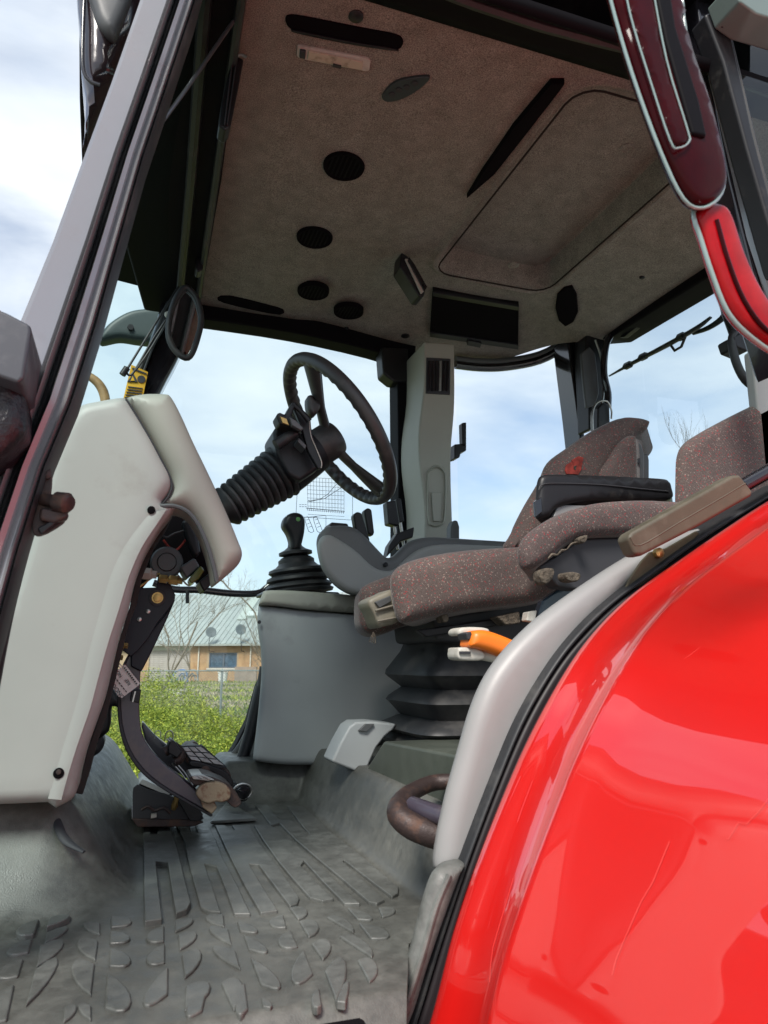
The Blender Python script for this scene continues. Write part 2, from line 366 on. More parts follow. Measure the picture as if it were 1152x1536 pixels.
# ================================================================ the setting outdoors
def ground_x(t, b, tcn, nn, ramp):
    a = nn(.35, 8, .6); c = nn(6, 8, .7)
    r1 = ramp(a.outputs['Fac'], .40, .58, (.10, .13, .035), (.26, .225, .15)); r2 = ramp(c.outputs['Fac'], .3, .7, (.65, .65, .6), (1.3, 1.3, 1.25))
    x = t.nodes.new('ShaderNodeMix'); x.data_type = 'RGBA'; x.blend_type = 'MULTIPLY'; x.inputs[0].default_value = 1
    t.links.new(r1.outputs[0], x.inputs[6]); t.links.new(r2.outputs[0], x.inputs[7]); t.links.new(x.outputs[2], b.inputs['Base Color'])
groundm = mat('ground_earth', (.1, .12, .05), .95, spec=.1, extra=ground_x)
def gfn(u, v):
    X = (u-.5)*1600; Y = -500+v*1700
    return Vector((X, Y, 0))
tag(mk('ground', [(-900, -900, 0), (900, -900, 0), (900, 1400, 0), (-900, 1400, 0)], [(0, 1, 2, 3)], groundm, smooth=False), 'rough grassy ground reaching to the horizon', kind='structure')
# concrete yard under the tractor
yardm = mat('yard_concrete', (.30, .295, .28), .85, noise=(2, .2), dirt=(5, (.20, .195, .18), .45, .7))
tag(mk('yard', [(-30, -40, .004), (30, -40, .004), (30, 4.2, .004), (-30, 4.2, .004)], [(0, 1, 2, 3)], yardm, smooth=False), 'grey concrete yard the tractor stands on', kind='structure')
# weeds: many leaf faces in clumps
leafm = bpy.data.materials.new('weed_leaves'); leafm.use_nodes = True
t = leafm.node_tree; b = t.nodes['Principled BSDF']; b.inputs['Roughness'].default_value = .6; b.inputs['Specular IOR Level'].default_value = .25
oi = t.nodes.new('ShaderNodeNewGeometry'); rp = t.nodes.new('ShaderNodeValToRGB'); t.links.new(oi.outputs['Random Per Island'], rp.inputs[0])
rp.color_ramp.elements[0].color = (.045, .085, .010, 1); rp.color_ramp.elements[1].color = (.44, .46, .07, 1)
e = rp.color_ramp.elements.new(.55); e.color = (.18, .24, .025, 1)
t.links.new(rp.outputs[0], b.inputs['Base Color'])
import numpy as np
rs = np.random.RandomState(3)
def leaves(name, n, gen, size, mat, parent=None, seedup=.5):
    c = gen(n); n = len(c)
    a = rs.rand(n)*2*np.pi; tl = (rs.rand(n)-.5)*1.6
    d = np.stack([np.cos(a), np.sin(a), np.tan(tl)*.5+seedup], 1); d /= np.linalg.norm(d, axis=1)[:, None]
    q = rs.randn(n, 3); s = np.cross(d, q); s /= np.linalg.norm(s, axis=1)[:, None]
    sz = size*(.6+.8*rs.rand(n))[:, None]
    v = np.concatenate([c-s*sz*.25, c+s*sz*.25, c+d*sz+s*sz*.12, c+d*sz*1.15-s*sz*.02], 1).reshape(-1, 3)
    me = bpy.data.meshes.new(name); me.vertices.add(4*n); me.vertices.foreach_set('co', v.ravel())
    me.loops.add(4*n); me.loops.foreach_set('vertex_index', np.arange(4*n)); me.polygons.add(n)
    me.polygons.foreach_set('loop_start', np.arange(n)*4); me.polygons.foreach_set('loop_total', np.full(n, 4)); me.update(); me.validate()
    me.materials.append(mat); o = bpy.data.objects.new(name, me); COL.objects.link(o)
    if parent is not None: o.parent = parent
    return o
def mound(x, y):
    q = np.clip((x/y-.075)/.04, 0, 1); return (1-.75*q)*.34*np.exp(-((y-14.5)/4.)**2)*(.75+.5*np.sin(x*1.3+y*.7)) + .20*np.sin(x*2.1)*np.cos(y*1.4)*(1-.6*q) + .10*np.sin(x*4.7+y*2.9) + .95*np.exp(-((x-.7)/1.1)**2-((y-17)/2.6)**2)
def weedgen(n):
    k = 2600; cy = 6+rs.rand(k)**.8*15.5; cx = -3.2+rs.rand(k)*(4+cy*.42); ch = np.maximum(.05, mound(cx, cy)+.16+.10*rs.rand(k))
    i = rs.randint(0, k, n); r = .16+.24*rs.rand(n)
    th = rs.rand(n)*2*np.pi; ph = rs.rand(n)*np.pi/2
    x = cx[i]+r*np.cos(th)*np.cos(ph); y = cy[i]+r*np.sin(th)*np.cos(ph); z = ch[i]*(.25+.75*np.sin(ph)*rs.rand(n)**.3)+.02*rs.randn(n)
    keep = ~((y > 15.5) & (x/y > .10) & (rs.rand(n) > .15)); return np.stack([x, y, np.maximum(z, .01)], 1)[keep]
wo = leaves('weeds', 480000, weedgen, .031, leafm)
tag(wo, 'dense bright yellow green weeds and low grass outside the right window', 'weeds', kind='stuff')
drym = mat('dry_grass', (.40, .35, .24), .9, noise=(5, .3))
def drygen(n):
    y = 21.3+rs.rand(n)*34; x = -2+rs.rand(n)*(6+y*.42); keep = (np.sin(x*1.1+y*.6)+np.sin(x*.5-y*.9)) > -.5+rs.rand(n)
    return np.stack([x, y, .01+rs.rand(n)*.05], 1)[keep]
tag(leaves('dry_grass', 90000, drygen, .10, drym, seedup=1.5), 'pale dry grass behind the wire fence', 'grass', kind='stuff')
def grassgen(n):
    y = 21.3+rs.rand(n)*38; x = -2+rs.rand(n)*(6+y*.42); return np.stack([x, y, .01+rs.rand(n)*.05], 1)
tag(leaves('far_grass', 22000, grassgen, .12, leafm, seedup=1.5), 'green grass between the fence and the brick building', 'grass', kind='stuff')

# --- brick building
BA = R(27); bu = Vector((math.cos(BA), -math.sin(BA), 0)); bv = Vector((math.sin(BA), math.cos(BA), 0)); BZ = Vector((0, 0, 1))
B0 = PY(310, 1000, 60); B0.z = 0
def fu(x, y):
    d = ray(x, y); k = (B0-CAM).dot(bv)/d.dot(bv); p = CAM+d*k; return (p-B0).dot(bu), p.z
def BP(u, v, z): return B0+bu*u+bv*v+BZ*z
brickm = mat('brick', (.46, .29, .16), .9, noise=(1.3, .18), dirt=(3, (.36, .20, .11), .5, .7))
mortar = mat('mortar', (.40, .30, .20), .95, noise=(4, .1))
roofm = mat('roof_sheet', (.27, .305, .295), .55, noise=(.8, .08), dirt=(1.5, (.30, .35, .33), .5, .7))
shutm = mat('shutter_metal', (.40, .36, .33), .6, noise=(3, .1), dirt=(5, (.30, .25, .22), .5, .7))
darkwin = mat('window_pane', (.05, .09, .14), .12, noise=(3, .4), coat=.5)
framegrey = mat('window_frame_paint', (.08, .10, .13), .5)
uL = fu(150, 1000)[0]; uR = fu(520, 1000)[0]
EZ = fu(310, 966)[1]; bldg = thing('brick_building', BP((uL+uR)/2, 0, 0), 'long tan brick building with a pale green ribbed metal roof behind the fence', 'building')
AX = (bu, bv, BZ)
u0, u1 = fu(223, 1000)[0], fu(284, 1000)[0]; wz = (fu(310, 1002)[1], fu(310, 979)[1]); w0, w1 = fu(313, 1000)[0], fu(355, 1000)[0]
def bbox(name, ua, ub, va, vb, za, zb, m, par, **kw):
    return box(name, BP((ua+ub)/2, (va+vb)/2, (za+zb)/2), (ub-ua, vb-va, zb-za), m, par, bevel=kw.pop('bevel', 0), ax=AX, **kw)
# walls with an opening for the roller door (u0..u1) and the window (w0..w1)
parts = []
for (a, b_, za, zb) in [(uL, u0, 0, EZ), (u0, u1, EZ-.35, EZ), (u1, w0, 0, EZ), (w0, w1, 0, wz[0]), (w0, w1, wz[1], EZ), (w1, uR, 0, EZ)]:
    parts.append(boxv(BP((a+b_)/2, .15, (za+zb)/2), (b_-a, .3, zb-za), AX))
parts.append(boxv(BP((uL+uR)/2, 14, EZ/2), (uR-uL, .3, EZ), AX))
joined('wall', parts, mortar, bldg, smooth=False)
# brick courses: real bricks proud of the mortar, past the limit so joined
bp_ = []
z = .03; row = 0
while z < EZ-.08:
    u = uL+(row % 2)*.12
    while u < uR-.24:
        ce = u+.115
        if not (u0-.05 < ce < u1+.05 and z < EZ-.35) and not (w0-.1 < ce < w1+.1 and wz[0]-.08 < z < wz[1]+.02) and fu(190, 1000)[0] < u < fu(420, 1000)[0]:
            bp_.append(boxv(BP(ce, -.003+.004*random.random(), z+.033), (.225, .03, .066), AX))
        u += .24
    z += .078; row += 1
o = joined('brick_courses', bp_, brickm, bldg, smooth=False, recalc=False); o['kind'] = 'stuff'
# roof: ridge 8 m back
RZ = EZ+4.6
rise = Vector(bv*8.2+BZ*4.6)
rn = rise.cross(bu).normalized(); rn = rn if rn.z > 0 else -rn
roof = mk('roof', *prismv([BP(uL-.3, -.45, EZ-.05), BP(uR+.3, -.45, EZ-.05), BP(uR+.3, 8, RZ), BP(uL-.3, 8, RZ)], tuple(rn*.06)), roofm, bldg, smooth=False)
mk('roof', *prismv([BP(uL-.3, 16.4, EZ-.05), BP(uR+.3, 16.4, EZ-.05), BP(uR+.3, 8, RZ), BP(uL-.3, 8, RZ)], (0, 0, .06)), roofm, bldg, smooth=False)
u = uL
seamsrc = None
e0 = BP(0, -.45, EZ-.05)+rn*.085; e1 = BP(0, 8, RZ)+rn*.085; sdv = (e1-e0); sl_ = sdv.length; sdv.normalize()
while u < uR:
    c = BP(u, 0, 0)-B0 + (e0+e1)/2
    if seamsrc is None:
        seamsrc = box('roof_rib', c, (.07, sl_, .05), roofm, roof, bevel=0, ax=(bu, sdv, rn), smooth=False); base = Vector(c)
    else:
        q = seamsrc.copy(); COL.objects.link(q); q.parent = roof; q.location = Vector(c)-base
    u += .42
bbox('gutter', uL-.3, uR+.3, -.58, -.45, EZ-.15, EZ-.02, mat('gutter_grey', (.30, .32, .30), .6), bldg)
bbox('skylight_strip', fu(372, 960)[0]+3, fu(372, 960)[0]+3.5, 0, 0.02, EZ, EZ+.02, roofm, bldg) if False else None
a0 = BP(fu(340, 960)[0], 0, 0)-B0+e0+sdv*4.2+rn*.03; box('skylight_strip', a0+sdv*2.2, (.75, 4.4, .05), mat('skylight_sheet', (.34, .39, .36), .5), bldg, bevel=0, ax=(bu, sdv, rn))
a0 = BP(fu(360, 960)[0], 0, 0)-B0+e0+sdv*5.0; box('roof_hatch', a0+rn*.1, (1.5, .9, .25), mat('hatch_grey', (.42, .48, .46), .5), bldg, bevel=.01, ax=(bu, sdv, rn))
# roller door with slats
dr = bbox('roller_door', u0, u1, .10, .14, 0, EZ-.35, shutm, bldg)
sl0 = None; z = .06; i = 0
while z < EZ-.40:
    if sl0 is None: sl0 = bbox('slat', u0+.02, u1-.02, .06, .11, z, z+.13, shutm, dr, smooth=False); zz = z
    else:
        q = sl0.copy(); COL.objects.link(q); q.parent = dr; q.location = (0, 0, z-zz)
    z += .155
bbox('lintel', u0-.1, u1+.1, -.04, .0, EZ-.5, EZ-.02, mat('fascia_cream', (.42, .43, .36), .7), bldg)
wf = bbox('window', w0, w1, .10, .16, wz[0], wz[1], darkwin, bldg)
for (a, b_, c_, d_) in [(w0, w1, wz[0], wz[0]+.09), (w0, w1, wz[1]-.09, wz[1]), (w0, w0+.1, wz[0]+.09, wz[1]-.09), (w1-.1, w1, wz[0]+.09, wz[1]-.09), ((w0+w1)/2-.02, (w0+w1)/2+.12, wz[0]+.09, wz[1]-.09)]:
    bbox('frame', a, b_, .03, .09, c_, d_, framegrey, wf)
bbox('sill', w0-.15, w1+.3, -.10, .03, wz[0]-.12, wz[0]-.02, mat('sill_pale', (.5, .48, .44), .7), wf)
bbox('plinth_wall', fu(360, 1000)[0], fu(392, 1000)[0], -1.2, -1.0, 0, wz[0]+.1, mat('low_wall', (.28, .22, .18), .9, noise=(2, .2)), bldg)
for x in (298, 376):
    u = fu(x, 1000)[0]; tube('downpipe', [BP(u, -.12, 0), BP(u, -.12, EZ-.1)], .05, mat('pipe_cream', (.62, .58, .50), .6), bldg, seg=8)
dishm = mat('dish_grey', (.10, .125, .135), .6, noise=(4, .1))
for i, x in enumerate((323, 367)):
    cx, cz = fu(x, 947 if i == 0 else 943)
    u, _ = cx, cz
    d = thing('satellite_dish', BP(u, -.5, EZ-.3), ('left of the two round grey satellite dishes on the building eave', 'right of the two round grey satellite dishes, by the roof hatch')[i], 'satellite dish', 'satellite dishes on the brick building')
    c = BP(u, -.9, cz-.1); nrm = Vector((.1, -1, .25)).normalized()
    lathe('dish', c, nrm, [(.02, -.07), (.25, -.05), (.40, -.01), (.42, .0), (.40, .005), (.25, -.035), (.02, -.055)], dishm, d, seg=24)
    tube('bracket', [BP(u, -.03, EZ-.6), BP(u+(-.2 if i == 0 else .0), -.6, EZ-.55), BP(u+(-.2 if i == 0 else .0), -.75, EZ+.05), c-nrm*.05], .025, ink, d, seg=6)
    tube('feed_arm', [c-Vector((0, 0, .35)), c+nrm*.35-Vector((0, 0, .25))], .012, ink, d, seg=6)
# bin and blue garden frames
bp2 = BP(fu(349, 1018)[0], -2.2, 0)
bk = thing('bucket', bp2, 'white bin standing against the low wall below the window', 'bin')
lathe('bin_body', bp2, (0, 0, 1), [(.30, 0), (.37, .75), (.40, .76), (.40, .82), (.34, .82), (.28, .1)], mat('bin_white', (.7, .7, .66), .5), bk)
lathe('stand', bp2+Vector((0, 0, .84)), (0, 0, 1), [(.30, 0), (.30, .05), (.05, .07)], ink, bk)
bluep = mat('blue_frame', (.08, .18, .40), .5); greyp = mat('grey_frame', (.20, .22, .24), .5)
for i, (x, mm, lab) in enumerate([(288, bluep, 'blue tubular frame lying on the grass below the roller door corner'), (303, greyp, 'grey tubular frame with a wheel next to the blue one')]):
    p0 = BP(fu(x, 1018)[0], -2.5, 0); d = thing('garden_frame', p0, lab, 'garden frame')
    tube('frame', [p0+bu*-.6, p0+bu*-.3+BZ*.8, p0+bu*.5+BZ*.9, p0+bu*.7+BZ*.1], .05, mm, d, seg=6, k=4)
    tube('frame', [p0+bu*-.5+bv*.4, p0+bu*.1+BZ*.7+bv*.3, p0+bu*.5+BZ*.2], .05, mm, d, seg=6, k=4)
    tube('wheel', [p0+bu*(.4+.28*math.cos(a))+BZ*(.3+.28*math.sin(a)) for a in [k*math.pi/6 for k in range(12)]], .035, ink, d, seg=6, closed=True)
# pale rubble
pb = mat('pale_stone', (.36, .34, .29), .9, noise=(5, .2))
for i, (x, y) in enumerate([(254, 1037), (266, 1042), (274, 1036)]):
    p = PZ(x, y, .1); p.z = .0
    tag(lathe('stone', p, (0, 0, 1), [(.28+.08*(i % 3), 0), (.32, .10), (.2, .17+.03*i), (.02, .2+.02*i)], pb, seg=7), ('left pale stone of the three in the grass before the wire fence', 'nearest pale stone, between the two others in the grass', 'right pale stone of the three in the grass before the wire fence')[i], 'stone', 'pale stones near the fence')
# --- wire fence
FY = 21.0; fgal = mat('galvanised', (.20, .235, .23), .6, metal=.2)
fx0, fx1 = -8, 22; FH = PY(330, 1006, FY).z
fence = thing('wire_fence', (7, FY, 0), 'chain link wire fence on grey posts behind the weeds', 'fence')
px_ = PY(332, 1040, FY).x; ps = None
k = -3
while px_+k*3.2 < fx1:
    c = px_+k*3.2
    if ps is None: ps = lathe('post', (c, FY+.04, 0), (0, 0, 1), [(.035, 0), (.035, FH+.02), (.01, FH+.05)], fgal, fence, seg=10); cb = c
    else:
        q = ps.copy(); COL.objects.link(q); q.parent = fence; q.location = (c-cb, 0, 0)
    k += 1
tube('top_rail', [(fx0, FY, FH), (fx1, FY, FH)], .016, fgal, fence, seg=8)
V = []; Fs = []
def strip(a, b_, wd):
    d = (b_-a).normalized(); s = Vector((-d.z, 0, d.x))*wd; i = len(V)
    V.extend([a-s, a+s, b_+s, b_-s]); Fs.append((i, i+1, i+2, i+3))
xx = fx0
while xx < fx1-FH:
    strip(Vector((xx, FY-.02, 0)), Vector((xx+FH, FY-.02, FH)), .0035); strip(Vector((xx+FH, FY-.024, 0)), Vector((xx, FY-.024, FH)), .0035); xx += .075
o = mk('wire_mesh', V, Fs, fgal, fence, smooth=False, recalc=False); o['kind'] = 'stuff'
# --- bare trees
barkm = mat('pale_bark', (.20, .17, .13), .9, noise=(9, .25)); barkd = mat('dark_bark', (.10, .085, .07), .9, noise=(9, .25))
def bare_tree(base, d, length, r, depth, label, m, seed, group=None, bend=.18, spread=.6, upw=.12):
    rnd = random.Random(seed); tr = thing('bare_tree', base, label, 'tree', group); parts = []; trunk = []
    def grow(p, d, ln, r, lev):
        pts = [Vector(p)]; dd = Vector(d).normalized(); n = 5
        for i in range(n):
            dd = (dd+Vector((rnd.gauss(0, bend), rnd.gauss(0, bend), rnd.gauss(0, bend)+upw*.3))).normalized(); pts.append(pts[-1]+dd*ln/n)
        (trunk if lev == 0 else parts).append(tubev(pts, [r, r*.55], 5 if lev < 2 else 3))
        if lev < depth:
            for i in range(rnd.randint(3, 5)):
                k = rnd.randint(1, n); q = pts[k]; ax = Vector((rnd.gauss(0, 1), rnd.gauss(0, 1), rnd.gauss(0, 1))).normalized()
                nd = (dd+ax*spread+Vector((0, 0, upw))).normalized(); grow(q, nd, ln*rnd.uniform(.45, .7), r*.5, lev+1)
    grow(base, d, length, r, 0)
    joined('trunk', trunk, m, tr, recalc=False); joined('branches', parts, m, tr, recalc=False)
    return tr
def topt(x, y, Y): return PY(x, y, Y)
bt = PY(222, 1030, 26); bt.z = 0
bare_tree(bt, PY(330, 930, 26)-PY(222, 985, 26)+Vector((0, 0, .5)), 3.4, .05, 5, 'bare branching tree leaning over the wire fence, in front of the roller door', barkm, 5, spread=.55)
bt2 = PY(268, 1040, 24); bt2.z = 0
bare_tree(bt2, (.25, 0, 1), 2.3, .03, 5, 'thin bare sapling standing behind the weeds beside the pedal', barkm, 15, spread=.5)
bt3 = PY(335, 1015, 20); bt3.z = 0
bare_tree(PY(425, 1010, 23)*1.0-Vector((0, 0, PY(425, 1010, 23).z)), (-.38, 0, 1), 3.3, .05, 5, 'bare tree whose twigs reach above the roof by the steering column', barkm, 21, spread=.55)
t4 = PX(1112, 575, 26); base4 = Vector((t4.x, t4.y, 0))
bare_tree(base4, (0, 0.02, 1), (t4.z)*.56, .13, 5, 'bare dark tree seen through the rear window above the seat', barkd, 9, bend=.08, spread=.45, upw=.35)
# ================================================================ the cab
FZ = 1.25; CZ = 2.75
cab = thing('tractor_cab', (.65, 1.6, 1.15), 'open tractor cab of black and silver pillars with large tinted windows', 'tractor cab')
# roof shell above everything
roofpts = [(-.145, .98), (-.19, 2.2), (-.05, 2.42), (1.0, 2.52), (1.55, 2.25), (1.62, 1.6), (1.55, 1.0), (1.3, .90), (-.05, .90)]
v, f = prismv([Vector((x, y, 2.84)) for x, y in sm([p for p in roofpts], 4)], (0, 0, .12))
mk('roof_shell', v, f, matblk, cab, bevel=.03, seg=3)
# near side header beam, with a fold
grid('side_header', 24, 8, lambda u, v: Vector((-.05+1.55*u, .88+.16*v, 2.715+.05*math.sin(min(1, v*1.3)*math.pi/2)-.05*(1-v)*(1 if v < .3 else .4))), matblk, cab, thick=.02)
tube('door_seal', [(-.02+1.5*i/12, .925, 2.685+.01*math.sin(i)) for i in range(13)], .011, rubber, cab, seg=8)
# front header over the windscreen
v, f = prismv([Vector((x, y, 2.715)) for x, y in [(-.06, .95), (.115, .98), (.14, 1.6), (.15, 2.34), (-.02, 2.34), (-.10, 1.8)]], (0, 0, .05))
mk('front_header', v, f, matblk, cab, bevel=.01)
tube('header_rail', [(.05, .98, 2.705), (.07, 1.6, 2.70), (.085, 2.28, 2.69)], .012, blackp, cab, seg=8)
tube('header_rail', [(.11, .98, 2.71), (.125, 1.6, 2.705), (.14, 2.28, 2.70)], .009, rubber, cab, seg=8)
# left front pillar: stations down the pillar, bands across it
LP = [(-60, 224, 306), (0, 205, 290), (120, 163, 250), (230, 122, 213), (360, 74, 176), (480, 24, 142), (600, -22, 104), (700, -62, 62), (820, -110, 24), (1000, -190, -25), (1250, -290, -80)]
def band(name, prof, m, par):
    rows = []
    for (y, xl, xr) in sum([[LP[i]] + [tuple(LP[i][k]+(LP[i+1][k]-LP[i][k])*q/3 for k in range(3)) for q in (1, 2)] for i in range(len(LP)-1)], [])+[LP[-1]]:
        a = PY(xl, y, .90); b_ = PY(xr, y, .90)
        rows.append([a+(b_-a)*u+Vector((0, dy, 0)) for u, dy in prof])
    n = len(prof); V = [p for r_ in rows for p in r_]
    Fs = [(i*n+j, i*n+(j+1) % n, (i+1)*n+(j+1) % n, (i+1)*n+j) for i in range(len(rows)-1) for j in range(n)]
    Fs += [tuple(range(n)), tuple((len(rows)-1)*n+j for j in range(n))]
    return mk(name, V, Fs, m, par, sharp=35)
pil = band('front_pillar', [(.0, .05), (.01, .02), (.05, .004), (.12, 0), (.52, 0), (.56, .004), (.58, .02), (.58, .06)], silver, cab)
band('edge_bead', [(.575, .03), (.58, -.004), (.60, -.008), (.625, -.002), (.63, .03)], silver, pil)
band('door_seal', [(.63, .035), (.64, .012), (.70, .004), (.73, .012), (.74, .035)], rubber, pil)
band('inner_flange', [(.735, .05), (.74, .004), (.77, -.004), (.84, .0), (.86, .008), (.93, .006), (.97, .0), (1.0, .012), (1.0, .06)], silver, pil)
band('inner_seal', [(1.0, .06), (1.0, .012), (1.03, .004), (1.06, .012), (1.07, .06)], rubber, pil)
# lower dark seal area right of the pillar foot
tpx('pillar_foot_seal', [(97, 600), (64, 700), (32, 800), (10, 880), (-8, 960), (-34, 1100)], .97, .015, rubber, cab, seg=10)
# striker
st = thing('door_striker', PY(85, 800, .93), 'rusty door striker pin bolted to the inner edge of the silver front pillar', 'striker')
slab('base_plate', [(48, 790), (58, 715), (70, 700), (78, 712), (76, 760), (95, 775), (93, 785), (60, 803)], .925, .935, rust, st, k=3)
tube('pin', [PY(64, 749, .925), PY(86, 752, .915)], .0075, rust, st, seg=16)
tube('pin_head', [PY(84, 752, .914), PY(101, 755, .908), PY(105, 756, .906)], [.0115, .0125, .009], rust, st, seg=14)
slab('pin_saddle', [(60, 760), (84, 764), (103, 766), (100, 778), (80, 784), (58, 780)], .912, .93, rust, st, bevel=.004)
lathe('bolt', PY(70, 713, .925), (0, -1, 0), [(.006, 0), (.006, .006), (.003, .008)], rust, st, seg=6)
slab('plate_tongue', [(55, 792), (95, 770), (93, 778), (62, 803)], .915, .92, blackp, st)
# right front pillar
slab('front_pillar', [(247, 430, 1), (305, 440, 1), (300, 462), (285, 500), (262, 548), (240, 590), (222, 640), (200, 720, 1), (168, 720, 1), (178, 640), (205, 560), (232, 490)], 2.26, 2.34, glossblk, cab, bevel=.012, k=2)
tpx('pillar_seal', [(262, 430), (235, 500), (208, 560), (188, 620), (170, 700), (150, 900), (135, 1060), (128, 1190)], 2.25, .008, rubber, cab, seg=8)
tpx('wiring', [(250, 470), (222, 540), (200, 600)], 2.24, .004, ink, cab, seg=6)
# right door frame
slab('door_top_frame', [(296, 452, 1), (430, 470), (520, 485), (625, 508, 1), (622, 560, 1), (612, 562), (597, 540), (560, 526), (480, 507), (400, 492), (290, 476, 1)], 2.28, 2.36, matblk, cab, bevel=.006, k=2)
slab('hinge_block', [(572, 520), (613, 522), (613, 573), (590, 572), (575, 560)], 2.26, 2.33, blackp, cab, bevel=.008)
slab('door_pillar', [(596, 540), (613, 540), (613, 700), (612, 850), (598, 850), (598, 700)], 2.27, 2.36, matblk, cab, bevel=.006)
tube('window_rail', [PY(x, y, 2.30) for x, y in [(230, 874), (262, 884), (300, 885), (345, 890), (385, 890), (402, 880), (425, 860), (470, 850)]], .011, glossblk, cab, k=4)
tpx('rail_tab', [(281, 885), (281, 905)], 2.29, .006, blackp, cab, seg=6)
slab('door_lower_frame', [(150, 1187), (205, 1187), (330, 1187), (372, 1130), (388, 1060), (400, 1020), (400, 1000), (386, 1030), (372, 1080), (352, 1120), (332, 1150), (318, 1172), (205, 1176), (160, 1178)], 2.28, 2.34, matblk, cab, bevel=.005)
tpx('door_seal_hose', [(396, 1000), (386, 1060), (368, 1110), (345, 1140), (322, 1152), (300, 1175)], 2.2, .013, rubber, cab, seg=10)
tpx('door_seal_hose', [(392, 1030), (375, 1100), (360, 1150), (350, 1190)], 2.12, .017, rubber, cab, seg=10)
# windows
gl = slab('window', [(246, 470), (330, 482), (480, 505), (597, 538), (598, 830), (400, 890), (262, 884), (150, 884)], 2.315, 2.320, winglass, cab, bevel=0, smooth=False, label='large tinted right window beyond the steering wheel')
slab('window', [(140, 890), (402, 890), (400, 1020), (330, 1180), (150, 1180), (120, 1080)], 2.315, 2.320, winglass, cab, bevel=0, smooth=False, label='lower right pane with the grass and building behind it')
# chart decal on the glass
dv = []
def line(a, b_, wd=.7, Y=2.311):
    p = PY(a[0], a[1], Y); q = PY(b_[0], b_[1], Y); d = (q-p).normalized(); s = Vector((-d.z, 0, d.x))*wd*.0011
    i = [p-s, p+s, q+s, q-s]; dv.append(([Vector(x) for x in i]+[Vector(x)+Vector((0, .0006, 0)) for x in i], [(0, 1, 2, 3), (7, 6, 5, 4), (0, 4, 5, 1), (1, 5, 6, 2), (2, 6, 7, 3), (3, 7, 4, 0)]))
def poly(pts, wd=.7):
    for a, b_ in zip(pts, pts[1:]): line(a, b_, wd)
poly([(446, 735), (444, 772), (448, 775), (526, 780), (529, 777), (529, 726)], .6)
for i in range(10): line((460+.2*i, 716+6.4*i*.96), (516+.1*i, 719+6.2*i), .45)
for i in range(13): line((461+4.6*i, 716+.2*i), (462+4.5*i, 764+.3*i), .4)
line((459, 762), (517, 767), .9)
for i in range(18): line((461+3.2*i, 762+.27*i), (461+3.2*i, 766+.27*i), .5)
poly([(462, 753), (475, 750), (487, 748), (497, 741), (508, 734), (513, 731)], .8); poly([(462, 751), (480, 749), (492, 741), (503, 728), (512, 722)], .7)
for i in range(3): line((449+4*i, 757), (452+4*i, 757), .7); line((449+4*i, 760), (452+4*i, 760), .7)
poly([(459, 776), (489, 773), (489, 800)], .6)
for dx in (0, 13):
    poly([(457+dx, 776), (462+dx, 775), (468+dx, 789), (471+dx, 797), (467+dx, 799), (463+dx, 797), (458+dx, 782), (457+dx, 776)], .7); poly([(459+dx, 780), (464+dx, 779)], .6); poly([(461+dx, 786), (466+dx, 784)], .6); poly([(463+dx, 791), (468+dx, 789)], .6)
joined('window_decal', dv, ink, gl, smooth=False, recalc=False, label='thin printed chart and tyre symbols on the right window')
# windscreen
grid('windscreen', 10, 10, lambda u, v: Vector((.09-.42*v-.06*math.sin(u*math.pi), .93+1.38*u, 2.735-1.3*v)), windglass, cab, label='raked green tinted windscreen')
# B pillar trim
bp1 = thing('pillar_trim', PY(650, 830, 2.1), 'tall beige grey pillar cover with black slot on top and oval recess low down', 'pillar cover')
slab('cover', [(636, 512, 1), (682, 515, 1), (683, 575), (682, 620), (677, 690), (680, 800, 1), (680, 830, 1), (637, 830, 1), (637, 760), (629, 690), (629, 640), (636, 580)], 2.10, 2.27, pillarm, bp1, bevel=.008, k=3)
sb = slab('slot_bezel', [(640, 536), (676, 538), (675, 592), (639, 590)], 2.096, 2.10, ink, bp1, bevel=.001)
for i in range(6): slab('louvre', [(643+5.6*i, 541), (646+5.6*i, 541), (645+5.6*i, 586), (642+5.6*i, 586)], 2.090, 2.096, glossblk if i != 3 else steel, bp1, bevel=.0005)
rec = sm([(640, 720), (643, 704), (655, 697), (666, 704), (670, 720), (668, 775), (663, 788), (648, 790), (641, 778)], 4)
c = Vector((655, 743)); rp_ = [PY(x, y, 2.098) for x, y in rec]; n_ = len(rp_)
rin = [PY(c.x+(x-c.x)*.78, c.y+(y-c.y)*.88, 2.1) for x, y in rec]; rdeep = [p+Vector((0, -.004, 0)) for p in rin]
rlip = [PY(c.x+(x-c.x)*.9, c.y+(y-c.y)*.95, 2.091) for x, y in rec]
mk('recess_rim', rp_+rlip+rin, [(k*n_+i, k*n_+(i+1) % n_, (k+1)*n_+(i+1) % n_, (k+1)*n_+i) for k in (0, 1) for i in range(n_)], pillarm, bp1)
slab('recess_tab', [(647, 738), (663, 738), (661, 782), (650, 782)], 2.092, 2.099, pillarm, bp1, bevel=.003)
for y in (595, 722): lathe('screw', PY(616, y, 2.24), (0, -1, 0), [(.006, 0), (.006, .006), (.003, .009)], ink, bp1, seg=10)
